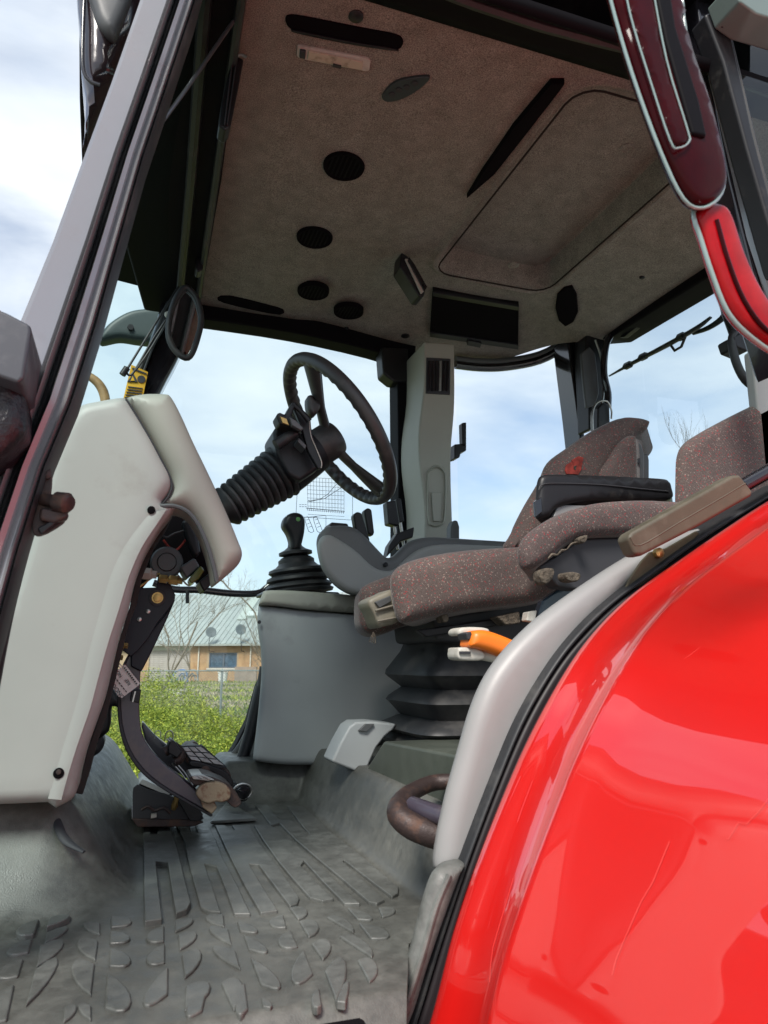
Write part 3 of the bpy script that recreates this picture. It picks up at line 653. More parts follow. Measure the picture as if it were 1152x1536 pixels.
# rear quarter window and frames (curves round to the rear pillar)
qx = [(683, 547, 2.30), (720, 551, 2.30), (760, 550, 2.28), (810, 540, 2.24), (852, 518, 2.16)]
tube('quarter_window_top', [PY(x, y, z) for x, y, z in qx], .016, glossblk, cab, k=4)
tube('quarter_window_seal', [PY(x, y-8, z) for x, y, z in qx], .014, mat('dull_seal', (.09, .10, .10), .5), cab, k=4)
g0 = sm3([PY(x, y, z) for x, y, z in qx], 4); n_ = len(g0)
mk('quarter_window', g0+[Vector((p.x, p.y, 1.9)) for p in g0], [(i, i+1, n_+i+1, n_+i) for i in range(n_-1)], winglass, cab)
rp2 = thing('rear_corner_pillar', PY(890, 650, 2.1), 'black painted right rear corner pillar with a narrow pane slot beside the seat back', 'pillar')
slab('pillar', [(851, 505, 1), (872, 503), (873, 560), (877, 650, 1), (885, 700, 1), (875, 700, 1), (866, 620), (858, 560)], 2.10, 2.20, glossblk, rp2, bevel=.006, k=2)
slab('pillar_inner', [(880, 500, 1), (906, 500, 1), (912, 520), (913, 560), (915, 600), (912, 635, 1), (885, 645, 1), (884, 600), (880, 540)], 2.02, 2.10, blackp, rp2, bevel=.01, k=2)
slab('slot_pane', [(872, 530), (885, 520), (893, 530), (897, 560), (899, 590), (893, 608), (880, 612), (876, 580)], 2.005, 2.018, darkgrey, rp2, bevel=.004)
tpx('chrome_edge', [(893, 510), (902, 540), (905, 590), (900, 610), (888, 618), (888, 650)], 1.99, .0035, steel, rp2, seg=8)
tpx('rear_frame', [(935, 492), (915, 505), (908, 525), (906, 560), (912, 590), (912, 610)], 1.97, .012, glossblk, rp2)
slab('latch', [(897, 612), (905, 603), (915, 606), (916, 640), (910, 650), (897, 650)], 1.93, 1.97, blackp, rp2, bevel=.006)
tpx('latch_loop', [(890, 655), (889, 620), (896, 604), (910, 602), (917, 615), (917, 628)], 1.92, .003, steel, rp2, seg=8)
# rear header and window
bx = [PX(880, 495, 1.5), PX(1060, 395, 1.5)]
v, f = prismv([PX(x, y, 1.50) for x, y in [(870, 512), (880, 490), (960, 435), (1070, 355), (1300, 190), (1300, 280), (1070, 410), (960, 478), (912, 508)]], (.10, 0, 0)); mk('rear_header', v, f, matblk, cab, bevel=.008)
v, f = prismv([PX(x, y, 1.56) for x, y in [(905, 512), (960, 478), (1070, 410), (1300, 280), (1300, 1000), (905, 1000)]], (.004, 0, 0)); mk('rear_window', v, f, winglass, cab, smooth=False, label='rear window with the wiper across it')
wp = thing('rear_wiper', PX(1000, 530, 1.62), 'black wiper blade and arm resting slantwise across the rear window', 'wiper')
def pxt(name, px, X, r, m, par, k=3, **kw): return tube(name, [PX(x, y, X) for x, y in px], r, m, par, k=k, **kw)
pxt('blade', [(914, 564), (950, 544), (1000, 518), (1045, 492), (1066, 476)], 1.60, [.004, .010, .012, .010, .006], blackp, wp, flat=.6)
pxt('arm', [(1040, 500), (1062, 492), (1083, 478), (1095, 462)], 1.625, [.006, .008, .010, .014], blackp, wp)
pxt('bracket', [(1005, 516), (1012, 526), (1022, 520), (1028, 505)], 1.61, .0045, blackp, wp, k=0)
pxt('pivot', [(1086, 450), (1092, 470), (1100, 505)], 1.60, [.016, .018, .010], blackp, wp)
for i, (x, y) in enumerate([(942, 548), (965, 535), (1022, 505)]): pxt('clip', [(x-4, y+2), (x+4, y-2)], 1.60, .0125, blackp, wp, k=0, seg=6)
cl = thing('window_clip', PX(935, 500, 1.54), 'small black glass clip under the rear header at the top corner of the rear window', 'clip')
v, f = prismv([PX(x, y, 1.53) for x, y in [(920, 502), (955, 480), (960, 486), (935, 506), (925, 506)]], (.02, 0, 0)); mk('clip_body', v, f, blackp, cl, bevel=.003)
# near rear pillar trim, grab loop
slab('rear_pillar_trim', [(1128, 525), (1165, 520), (1180, 720), (1147, 720), (1140, 640)], 1.10, 1.125, trimm, cab, bevel=.006)
gb = thing('grab_loop', PY(1110, 560, 1.22), 'curved black rubber grab loop on the light rear pillar trim', 'grab handle')
tpx('loop', [(1122, 515), (1104, 500), (1098, 510), (1103, 540), (1118, 570), (1143, 588)], 1.2, .0095, rubber, gb)
slab('mount', [(1100, 505), (1112, 498), (1130, 520), (1122, 527), (1105, 520)], 1.19, 1.24, blackp, gb, bevel=.004)
# near rear side post (black with a dull strip) and side pane
slab('rear_side_post', [(1040, -20), (1062, -20), (1110, 180), (1175, 460), (1175, 560), (1140, 450), (1095, 270)], .92, .98, glossblk, cab, bevel=.006)
slab('post_strip', [(1066, 90), (1075, 90), (1120, 260), (1160, 400), (1160, 450), (1128, 350), (1095, 210)], .905, .92, silver, cab, bevel=.003)
slab('side_frame', [(1058, 20), (1085, 10), (1100, 60), (1130, 200), (1175, 370), (1175, 410), (1120, 220), (1085, 90)], .86, .90, blackp, cab, bevel=.006)
lathe('hinge', PY(1078, 40, .86), (.2, -1, 0), [(.012, 0), (.014, .01), (.010, .022), (.004, .028)], glossblk, cab, seg=12)
slab('side_pane', [(1092, 15), (1200, 40), (1200, 420), (1160, 330), (1125, 200)], .885, .889, windglass, cab, bevel=0, smooth=False, label='blue green side pane at the top right')
tube('weather_strip', [PY(x, y, .87) for x, y in [(1094, 62), (1108, 120), (1128, 205), (1150, 290), (1170, 360)]], .006, rubber, cab, seg=6)
slab('outer_corner', [(1098, -30), (1110, 2), (1135, 20), (1200, 40), (1200, -30)], .80, .86, mat('corner_grey_green', (.13, .17, .155), .3, coat=.2), cab, bevel=.004, label='pale shiny corner above the side pane')

# ================================================================ headliner
def hz(X, Y):
    cxx, cyy = (.795+1.185)/2, (1.085+1.865)/2; qx_ = abs(X-cxx)-(1.185-.795)/2+.06; qy_ = abs(Y-cyy)-(1.865-1.085)/2+.06
    dd_ = math.hypot(max(qx_, 0), max(qy_, 0))+min(max(qx_, qy_), 0)-.06
    z = CZ + .072*ss(.0, .016, -dd_) - .010*max(0, 1-abs(dd_-.014)/.016)
    z -= .055*ss(1.22, 1.50, X) + .05*ss(2.08, 2.36, Y)*ss(.3, 1.0, X) + .012*ss(1.92, 2.3, Y)
    z += .010*ss(.0, .10, (X-.585)+.16*math.sin((Y-1.3)*2.2)) + .006*math.sin(X*9+Y*4)*ss(.2, .4, X)
    z -= .05*max(0, 1-(Y-1.0)/.05)*0
    return z
hl = thing('headliner', (.8, 1.65, 2.70), 'brown grey felt headliner with a raised roof hatch panel and black air vents', 'headliner')
grid('felt_lining', 240, 240, lambda u, v: (lambda X, Y: Vector((X, Y, hz(X, Y))))(.115+1.40*u, .98+v*(2.40-.36*ss(1.12, 1.52, .115+1.40*u)-.98)), felt, hl)
hr = []
for (cx_, cy_, a0) in [(1.125, 1.805, 0), (.855, 1.805, 90), (.855, 1.145, 180), (1.125, 1.145, 270)]:
    for k_ in range(5): hr.append(Vector((cx_+.058*math.cos(R(a0+22.5*k_)), cy_+.058*math.sin(R(a0+22.5*k_)), CZ-.002)))
tube('hatch_edge_shadow', hr, .0024, mat('edge_shadow_brown', (.035, .03, .026), .95, spec=.05), hl, closed=True, seg=8)  # dark tube stands in for the contact shadow along the hatch edge
def hpt(x, y):
    p = PZ(x, y, CZ)
    for _ in range(6): p = PZ(x, y, hz(p.x, p.y))
    return p
def hslab(name, px, dn, m, par=None, k=3, bevel=.002, lift=.004, **kw):
    P = [hpt(x, y)+Vector((0, 0, lift)) for x, y in (sm(px, k) if k else px)]
    v, f = prismv(P, (0, 0, -dn-lift)); return mk(name, v, f, m, par or hl, bevel, 2, **kw)
hslab('long_recess', [(428, 28), (436, 21), (470, 26), (540, 40), (592, 50), (604, 58), (603, 68), (592, 72), (530, 62), (470, 50), (436, 42)], .003, void)
hslab('recess_lip', [(440, 42), (470, 48), (530, 60), (590, 70), (592, 73), (530, 64), (470, 52), (440, 45)], .006, blackp)
ll = hslab('roof_lamp', [(446, 67), (450, 66), (553, 86), (556, 90), (554, 104), (548, 105), (450, 86), (445, 82)], .004, lightp, k=0)
hslab('lens', [(463, 72), (545, 89), (543, 102), (461, 85)], .007, lampm, hl, k=0)
hslab('lamp_switch', [(450, 70), (459, 72), (458, 84), (449, 82)], .009, ink, hl, k=0)
hslab('lamp_clip', [(500, 90), (512, 93), (511, 97), (499, 94)], .010, ink, hl, k=0, bevel=0)
# round vents: one built, the others copied
def vent(p, r):
    root = lathe('air_vent', p+Vector((0, 0, .01)), (0, 0, -1), [(r, 0), (r, .012), (r*.97, .016), (r*.86, .015), (r*.80, .0125), (.001, .0125)], void, hl, seg=28)
    for i in range(7):
        a = -.66*r+i*.22*r; hw = math.sqrt(max(.0001, (r*.8)**2-a*a)); box('louvre', p+Vector((a, 0, -.0035)), (.0035, 2*hw, .002), matblk, root, bevel=.001)
    return root
v0 = hpt(516, 249); vr = (hpt(540, 238)-hpt(490, 262)).length/2*.98
ven = vent(v0, vr)
for (x, y) in [(472, 355), (470, 431)]:
    q = ven.copy(); COL.objects.link(q); q.parent = hl; q.location = hpt(x, y)-v0-Vector((0, 0, .002 if y < 400 else .014))
    for ch in list(ven.children):
        cc = ch.copy(); COL.objects.link(cc); cc.parent = q
q = ven.copy(); COL.objects.link(q); q.parent = hl; q.location = hpt(523, 460)-v0-Vector((0, 0, .017))
for ch in list(ven.children):
    cc = ch.copy(); COL.objects.link(cc); cc.parent = q
hslab('side_vent', [(573, 143), (585, 126), (605, 116), (645, 112), (630, 130), (605, 145), (582, 150)], .006, mat('vent_green_black', (.03, .04, .042), .5), k=3)
for (x, y) in [(588, 138), (598, 131), (610, 127), (622, 121)]: lathe('vent_hole', hpt(x, y), (0, 0, -1), [(.007, 0), (.007, .0075), (.003, .008)], ink, hl, seg=8)
hslab('dark_slot', [(700, 291), (722, 254), (770, 184), (826, 117), (847, 117), (838, 130), (792, 190), (742, 254)], .014, void, k=0)
for (x, y, r) in [(940, 223, .019), (770, 398, .017)]:
    p = hpt(x, y); lathe('hatch_button', p+Vector((0, 0, .003)), (0, 0, -1), [(r, 0), (r, .004), (r*.6, .006), (r*.4, .004), (.002, .006)], felt, hl, seg=18)
for (x, y, r) in [(534, 24, .014), (963, 416, .008), (608, 504, .016), (520, 492, .008), (829, 514, .008)]:
    p = hpt(x, y); lathe('screw_cap', p+Vector((0, 0, .003)), (0, 0, -1), [(r, 0), (r, .005), (r*.6, .008), (.001, .008)], blackp, hl, seg=14)
hslab('corner_vent', [(836, 440), (846, 430), (858, 427), (865, 440), (867, 465), (860, 480), (848, 487), (838, 478), (833, 460)], .008, void, k=1)
hslab('storage_opening', [(649, 430), (778, 452), (777, 515), (645, 496)], .012, void, k=0)
hslab('opening_rim', [(649, 430), (778, 452), (778, 458), (649, 436)], .020, blackp, k=0)
hslab('opening_rim', [(645, 491), (777, 510), (777, 517), (645, 498)], .020, blackp, k=0)
hslab('opening_catch', [(702, 501), (722, 505), (720, 512), (700, 508)], .026, blackp, k=0)
hslab('front_slot', [(326, 446), (345, 443), (400, 456), (425, 464), (420, 471), (380, 464), (335, 453)], .004, void, k=2)
# tilted display by the ridge
ds = thing('roof_display', hpt(618, 420)+Vector((0, 0, -.05)), 'small tilted radio like display unit with a pale edge, hanging under the headliner', 'display')
slab('display_case', [(602, 378), (612, 384), (640, 430), (636, 445), (628, 444), (600, 400)], 1.80, 1.86, blackp, ds, bevel=.004)
slab('pale_edge', [(608, 388), (612, 388), (637, 436), (632, 440)], 1.793, 1.80, lightp, ds, bevel=.001)
slab('screen', [(614, 385), (622, 396), (641, 430), (637, 437), (612, 390)], 1.787, 1.793, glossblk, ds, bevel=.001)
slab('shadow_gap', [(598, 385), (612, 360), (628, 338), (638, 329), (636, 338), (618, 365), (602, 388)], 1.84, 1.87, ink, ds, bevel=.001)
# items at the left edge of the lining
hd = thing('blind_handle', hpt(350, 120), 'ribbed black sun blind bar hooked at the left edge of the headliner', 'sun blind')
slab('blind_bar', [(352, 82), (366, 88), (360, 120), (346, 190), (338, 195), (328, 188), (333, 150), (342, 110)], 1.22, 1.26, blackp, hd, bevel=.004)
for i in range(2): slab('groove', [(353-6*i, 95), (355-6*i, 95), (342-4*i, 186), (340-4*i, 186)], 1.214, 1.22, ink, hd, bevel=.0008)
tpx('hook', [(352, 18), (362, 30), (362, 50), (357, 66), (352, 82), (362, 82), (370, 86)], 1.21, .003, steel, hd, seg=8)
hc = thing('coat_hook', hpt(303, 400), 'short black clip standing off the left edge of the headliner above the mirror', 'clip')
slab('clip', [(300, 350), (308, 346), (313, 352), (304, 405), (296, 408), (293, 402)], 1.95, 1.99, blackp, hc, bevel=.004)
tpx('blind_rod', [(243, 183), (275, 140), (310, 90), (350, 32)], 1.12, .0035, mat('rod_grey', (.12, .12, .13), .3, metal=.6), cab, k=0, seg=8)

# mirror and its rods
mi = thing('cab_mirror', PY(280, 500, 1.95), 'drop shaped black framed mirror hanging from two thin rods by the front pillar', 'mirror')
ml = [(276, 432), (262, 452), (254, 480), (253, 505), (262, 525), (278, 537), (288, 530), (297, 505), (302, 478), (296, 450), (286, 436)]
tube('frame', [PY(x, y, 1.95) for x, y in sm(ml, 3)], .0085, rubber, mi, closed=True)
slab('glass', [(c0[0]*.93+278*.07, c0[1]*.95+490*.05) for c0 in ml], 1.955, 1.960, mirrorm, mi, bevel=0, k=3)
for pts in ([(268, 430), (232, 487), (190, 555)], [(262, 462), (232, 505), (207, 548), (196, 563), (188, 558)], [(258, 470), (225, 525), (203, 556)]):
    tpx('rod', pts, 2.0, .0032, blackp, mi, k=3, seg=8)
lathe('clamp', PY(187, 557, 2.0), (.5, 0, 1), [(.009, -.012), (.009, .012)], blackp, mi, seg=12)
slab('grip', [(246, 468), (262, 462), (265, 466), (250, 474)], 1.98, 2.0, lightp, mi, bevel=.004)
# yellow sticker
sk = thing('warning_sticker', PY(200, 590, 2.24), 'yellow warning sticker with black triangle and small print on the right front pillar', 'sticker')
slab('sheet', [(197, 547), (222, 558), (213, 602), (184, 602)], 2.235, 2.238, yellow, sk, bevel=0)
slab('warning_triangle', [(200, 560), (207, 573), (191, 572)], 2.231, 2.234, ink, sk, bevel=0)
slab('triangle_mark', [(199, 564), (202, 571), (196, 571)], 2.229, 2.2305, yellow, sk, bevel=0)
lathe('round_symbol', PY(212, 569, 2.234), (0, -1, 0), [(.012, 0), (.012, .002)], ink, sk, seg=12)
for i in range(5): slab('print_line', [(192-1.3*i, 579+4*i), (214-.6*i, 582+4*i), (214-.6*i, 583.4+4*i), (192-1.3*i, 580.4+4*i)], 2.231, 2.234, ink, sk, bevel=0)
slab('print_line', [(199, 551), (220, 560), (220, 562), (198, 553)], 2.231, 2.234, ink, sk, bevel=0)
# seen through the windscreen
wl = thing('exterior_lamp', PY(200, 500, 2.7), 'dark curved exterior lamp arm seen through the windscreen', 'lamp arm')
pillow('arm_body', [(150, 512), (160, 490), (190, 470), (220, 464), (262, 462), (270, 485), (240, 512), (210, 512), (180, 508)], 2.72, 2.80, .02, mat('arm_green_black', (.03, .045, .045), .5), wl)
lathe('bolt', PY(196, 492, 2.72), (0, -1, 0), [(.012, 0), (.012, .01)], blackp, wl, seg=6)
hs = thing('exhaust_guard', PY(150, 590, 2.0), 'tan curved hose arching behind the windscreen just above the console', 'hose')
tpx('hose', [(90, 560), (118, 558), (142, 570), (155, 588), (160, 615)], 2.45, [.008, .011, .014, .016, .016], mat('hose_tan', (.32, .20, .09), .5, noise=(20, .4)), hs)
hm = thing('hood', (-.9, 1.5, 1.2), 'grey green front hood edge seen low through the windscreen', 'tractor hood')
v, f = prismv([Vector((x, 1.25, z)) for x, z in sm([(-2.6, 1.2), (-2.7, 1.75), (-2.3, 1.93), (-1.2, 2.0), (-.55, 1.98), (-.45, 1.9), (-.45, 1.2)], 3)], (0, .75, 0)); mk('hood_cover', v, f, mat('hood_grey_green', (.12, .16, .14), .4, coat=.4, noise=(3, .1)), hm, bevel=.07, seg=5)
# outside, left edge
sp_ = thing('round_housing', PY(0, 470, 1.3), 'tan speckled rounded housing behind the bracket at the left edge', 'housing')
cc = PY(-48, 478, 1.25); Rr = (PY(32, 478, 1.25)-cc).length
lathe('dome', cc-Vector((0, 0, .25)), (.0, 0, 1), [(Rr, 0), (Rr, .2)]+[(Rr*math.cos(a*.157), .2+Rr*1.1*math.sin(a*.157)) for a in range(1, 10)]+[(.001, .2+Rr*1.1)], stone, sp_, seg=32)
mb = thing('mirror_bracket', PY(20, 590, .8), 'dull black box bracket with grease at the left edge in front of the silver pillar', 'bracket')
slab('bracket_box', [(-60, 440), (10, 468), (46, 487), (47, 497), (36, 566), (28, 575), (-60, 545)], .80, .90, mat('bracket_grey', (.05, .052, .062), .4, coat=.2, dirt=(14, (.10, .10, .11), .5, .75)), mb, bevel=.004)
pillow('grease_boot', [(-60, 560), (20, 572), (36, 590), (40, 640), (25, 665), (0, 690), (-60, 720)], .83, .92, .02, mat('grease_black', (.015, .010, .014), .3, noise=(30, .5), bump=(60, .8, .006)), mb)
rv = thing('roof_lamp_pod', PY(160, 100, 1.1), 'glossy black lamp pod at the roof corner beside the silver pillar', 'lamp pod')
pillow('pod_body', [(124, -30), (121, 60), (122, 110), (128, 150), (127, 200), (132, 205), (230, -30)], 1.0, 1.25, .03, mat('pod_black', (.022, .014, .016), .18, coat=.6), rv)
pillow('pod_lens', [(133, -30), (140, 20), (150, 45), (165, 56), (178, 50), (200, -30)], .985, 1.02, .015, darkgrey, rv)
tpx('pod_edge', [(127, -20), (124, 60), (125, 105), (135, 122), (150, 128)], 1.0, .003, glossblk, rv)

# ================================================================ floor mat
def mz(X, Y):
    hump = .155*(1-ss(-.10, .045, X-.05*ss(1.3, 2.2, Y)))*ss(1.17, 1.31, Y)
    plat = .125*ss(.435, .50, X)*ss(1.06, 1.16, Y)
    back = .095*ss(1.95, 2.03, Y)*ss(.20, .27, X)
    corner = .06*ss(.375, .43, X-.25*(Y-.80))*(1-ss(1.10, 1.2, Y))*ss(.785, .82, Y)
    lip = -.03*(1-ss(.80, .835, Y))
    return FZ+max(hump, plat, back, corner)+lip+.0004*math.sin(X*30)*math.sin(Y*23)
matbase = mat('mat_rubber_darker', (.08, .08, .07), .5, extra=matrub_x); [setattr(e_, 'color', (e_.color[0]*.9, e_.color[1]*.88, e_.color[2]*.85, 1)) for n_ in matbase.node_tree.nodes if n_.type == 'VALTORGB' and abs(n_.color_ramp.elements[0].position-.36) < .001 for e_ in n_.color_ramp.elements]  # same rubber, a little darker and browner than the treads
fm = thing('floor_mat', (.2, 1.5, FZ-.06), 'dusty grey green rubber floor mat with raised bars and leaf shaped treads', 'floor mat')
grid('mat_sheet', 260, 260, lambda u, v: (lambda X, Y: (lambda Xc: Vector((Xc, Y, mz(Xc, Y))))(min(X, .290+max(0, Y-.775)*.40) if Y < .955 else X))(-.6+1.7*u, .775+1.45*v), matbase, fm, thick=.012, sharp=80)
def fpt(x, y):
    return PZ(x, y, FZ+.001)
def pad(px, k=0, h=.0032, name='tread_pad', bevel=.0022):
    P = [fpt(x, y) for x, y in (sm(px, k) if k else px)]
    zt = max(mz(p.x, p.y) for p in P) if max(p.y for p in P) < 3 else FZ; zt = min(zt, FZ+.006); v, f = prismv([Vector((p.x, p.y, FZ-.006)) for p in P], (0, 0, .006+zt-FZ+h)); return mk(name, v, f, matrub, fm, bevel, 2)
def z1(x, y): return (x/1.745, 1280+y/1.745)
def leaf(ax, ay, bx, by, cx, cy):
    a = Vector((ax, ay)); b_ = Vector((bx, by)); c = Vector((cx, cy)); o = []
    wv = (c-(a+b_)/2)*1.2
    for i in range(9):
        t = i/8; q = a*(1-t)**3+(a+wv)*3*t*(1-t)**2+(b_+wv)*3*t*t*(1-t)+b_*t**3
        o.append(z1(q.x, q.y))
    pad(o)
for q in [(102, 182, 88, 222, 35, 215), (85, 225, 75, 262, 10, 262), (62, 278, 48, 325, -20, 320), (38, 345, 18, 440, -50, 420),
          (120, 205, 130, 180, 190, 175), (115, 240, 122, 210, 185, 195), (95, 300, 104, 245, 175, 235), (67, 402, 90, 310, 160, 285),
          (262, 185, 262, 215, 212, 188), (257, 232, 250, 283, 195, 236), (248, 293, 238, 375, 180, 298),
          (290, 168, 290, 196, 352, 182), (288, 206, 287, 238, 348, 225), (288, 250, 285, 297, 350, 285), (280, 318, 274, 408, 352, 395),
          (430, 192, 430, 232, 376, 225), (432, 240, 432, 288, 376, 282), (440, 300, 440, 372, 366, 398),
          (458, 178, 458, 208, 512, 176), (465, 215, 470, 255, 522, 212), (475, 268, 483, 330, 534, 262),
          (585, 163, 588, 195, 532, 170), (598, 203, 607, 243, 540, 198), (617, 260, 630, 306, 548, 250),
          (620, 180, 628, 206, 682, 206), (637, 216, 650, 254, 708, 258), (655, 275, 682, 345, 742, 345),
          (742, 163, 750, 196, 700, 186), (762, 205, 780, 247, 724, 240), (795, 255, 820, 318, 758, 340),
          (757, 145, 780, 176, 808, 150), (783, 180, 808, 222, 838, 186), (815, 240, 845, 282, 868, 232),
          (855, 170, 925, 210, 905, 172), (888, 220, 974, 276, 950, 226), (908, 145, 935, 175, 980, 170), (938, 185, 970, 226, 1026, 212),
          (485, 350, 483, 416, 560, 350), (530, 415, 545, 345, 480, 420), (578, 342, 612, 414, 640, 340), (640, 338, 650, 410, 612, 412),
          (850, 312, 880, 392, 910, 280), (880, 392, 905, 395, 912, 330), (935, 283, 966, 342, 990, 290), (684, 380, 688, 404, 716, 402), (835, 355, 842, 402, 812, 396),
          (165, 445, 168, 405, 205, 405), (238, 440, 238, 402, 200, 402), (990, 145, 1000, 170, 1040, 150)]: leaf(*q)
def z2(x, y): return (190+x/2.451, 1170+y/2.451)
for bar in [[(60, 172), (84, 172), (86, 213), (113, 213), (112, 172), (155, 172), (185, 260), (205, 350), (235, 468), (222, 494), (180, 510), (165, 420), (150, 320), (107, 315), (118, 430), (130, 530), (66, 540), (62, 420), (62, 300)],
            [(182, 172), (232, 172), (240, 200), (262, 200), (252, 172), (300, 172), (330, 230), (352, 290), (405, 390), (455, 500), (395, 500), (360, 400), (330, 325), (285, 316), (315, 400), (345, 494), (300, 490), (272, 478), (245, 380), (222, 290), (212, 230)],
            [(325, 172), (362, 172), (380, 190), (400, 190), (386, 172), (452, 172), (490, 240), (560, 330), (635, 442), (628, 462), (600, 473), (545, 400), (485, 318), (450, 316), (500, 400), (555, 488), (492, 497), (430, 390), (375, 280)],
            [(468, 172), (530, 172), (620, 240), (720, 330), (800, 410), (858, 462), (800, 462), (720, 380), (652, 305), (640, 322), (700, 385), (762, 444), (720, 452), (672, 440), (610, 370), (560, 310), (500, 225)],
            [(548, 150), (600, 150), (660, 195), (722, 240), (830, 340), (948, 448), (920, 462), (888, 455), (790, 370), (700, 295), (620, 225)],
            [(590, 100), (650, 103), (700, 150), (760, 205), (880, 300), (1000, 402), (998, 425), (975, 437), (880, 365), (800, 302), (790, 310), (700, 235), (650, 180)],
            [(470, 95), (520, 95), (545, 130), (575, 160), (530, 172), (500, 130)]]:
    pad([z2(*p) for p in bar], h=.0045, name='tread_bar', bevel=.0018)
# far treads on the front left
for i in range(3): pad([(181+7*i, 1200+6*i), (196+7*i, 1203+6*i), (200+7*i, 1207+6*i), (184+7*i, 1204+6*i)], h=.003, name='tread_bar')
pw = mk('wedge_pad', *prismv([PZ(315, 1237, FZ+.003), PZ(342, 1204, FZ+.003), PZ(386, 1232, FZ+.003)], (0, 0, .007)), matrub, fm, bevel=.004)
# dark slot cut at the foot of the console
tube('mat_slot', [fpt_ for fpt_ in [PY(84, 1214, 1.29), PY(88, 1240, 1.26), PY(100, 1262, 1.235), PY(126, 1278, 1.21)]], [.004, .007, .007, .003], ink, fm, k=4, flat=.6)
tube('mat_slot', [PY(118, 1168, 1.6), PY(128, 1180, 1.62), PY(140, 1188, 1.64)], [.004, .006, .003], ink, fm, k=4)
# body sill under the mat edge
sil = mk('door_sill', *prismv([Vector((-.6, y, z)) for y, z in [(.775, 1.205), (.80, 1.235), (.98, 1.235), (.98, 1.05), (.74, 1.05), (.755, 1.18)]], (.86, 0, 0)), matblk, cab, bevel=.006)
box('cab_floor', (-.06, 1.56, 1.18), (.68, 1.46, .07), blackp, cab); box('cab_floor', (.80, 1.68, 1.18), (1.02, 1.22, .07), blackp, cab)
box('rear_bulkhead', (1.42, 1.6, 1.5), (.06, 1.5, .66), blackp, cab)
# seat platform cover joint
mk('platform_lid', *prismv([PX(x, y, .505) for x, y in [(548, 1155), (575, 1112), (700, 1135), (700, 1225), (648, 1207)]], (.5, 0, 0)), mat('lid_rubber', (.065, .075, .06), .5, noise=(8, .15), dirt=(9, (.10, .11, .09), .5, .8)), fm, bevel=.006)
ct = thing('corner_cover', PX(540, 1150, .50), 'light grey plastic corner cover between the floor mat and the side console', 'cover')
slab('cover', [(497, 1143), (510, 1115), (524, 1090), (534, 1083), (560, 1082), (596, 1086), (590, 1095), (578, 1105), (565, 1122), (548, 1160), (544, 1161)], 1.62, 1.70, coolgrey, ct, bevel=.006)
slab('strap_slot', [(538, 1096), (549, 1086), (562, 1086), (550, 1098)], 1.612, 1.62, darkgrey, ct, bevel=.001)

# ================================================================ front console
fc = thing('front_console', PY(90, 1200, 1.3), 'tall warm grey plastic front console with an arched cut out towards the pedals', 'console')
side = [(187, 597, 1), (205, 625), (226, 660), (243, 692), (254, 713), (257, 728), (252, 742), (243, 756), (262, 762, 1), (256, 770), (240, 790), (218, 828), (203, 868), (193, 910), (180, 950), (168, 1000), (156, 1050), (142, 1090), (128, 1130), (119, 1165), (111, 1195), (84, 1212, 1), (72, 1203, 1), (0, 1206), (-80, 1206, 1), (-80, 1000), (5, 905), (28, 850), (46, 790), (60, 740), (74, 690), (95, 640), (118, 612), (150, 603)]
pillow('side_panel', side, 1.20, 1.34, .022, warm, fc, k=4, sharp=70)
# raised flange along the arch
fl = [(250, 764), (238, 782), (212, 822), (193, 866), (178, 915), (162, 965), (148, 1015), (136, 1060), (124, 1095), (112, 1130), (100, 1170), (92, 1200)]
V = []; n_ = len(sm(fl, 4, False))
inn = sm(fl, 4, False); outr = sm([(228, 768), (213, 782), (185, 820), (165, 862), (150, 912), (136, 962), (124, 1012), (112, 1058), (100, 1098), (90, 1132), (80, 1168), (72, 1198)], 4, False)
for i in range(n_):
    V += [PY(*outr[i], 1.2002), PY(*[outr[i][k]*.75+inn[i][k]*.25 for k in (0, 1)], 1.1993), PY(*[outr[i][k]*.45+inn[i][k]*.55 for k in (0, 1)], 1.1972), PY(*inn[i], 1.1970), PY(*inn[i], 1.21)]
mk('arch_flange', V, [(5*i+j, 5*i+j+1, 5*i+j+6, 5*i+j+5) for i in range(n_-1) for j in range(4)], warm, fc, sharp=70)
hood = pillow('hood', [(189, 598, 1), (215, 593), (246, 593), (257, 598), (272, 625), (290, 665), (308, 702), (326, 740), (344, 780), (357, 812), (363, 830), (358, 846), (342, 862), (326, 875, 1), (322, 874), (318, 850), (309, 818), (298, 792), (284, 772), (270, 764), (250, 762), (240, 757, 1), (252, 742), (256, 726), (253, 712), (243, 692), (226, 660), (206, 626)], 1.205, 1.33, .03, hoodm, fc, k=4)
tpx('panel_seam', [(189, 599), (207, 628), (226, 661), (243, 693), (254, 714), (258, 729), (253, 744), (243, 757)], 1.214, .0022, ink, fc, seg=6)
tpx('hood_edge', [(240, 759), (262, 759), (282, 768), (298, 788), (311, 818), (321, 852), (325, 872)], 1.208, .0035, darkgrey, fc, seg=8)
for (x, y, r) in [(227, 765, .0062), (88, 1160, .0075)]:
    lathe('screw_hole', PY(x, y, 1.1975), (0, -1, 0), [(r, -.003), (r, .0012), (r*.9, .0016), (.001, .0016)], void, fc, seg=18)
    if y > 900: lathe('screw', PY(x, y-2, 1.1955), (0, -1, 0), [(r*.5, 0), (r*.45, .0006), (.001, .0008)], rust, fc, seg=12)
slab('console_core', [(120, 640), (187, 610), (245, 606), (290, 680), (340, 790), (345, 850), (318, 866), (250, 790), (200, 870), (160, 1000), (130, 1080), (20, 1180), (20, 950), (60, 760)], 1.62, 1.74, void, fc, bevel=.01)
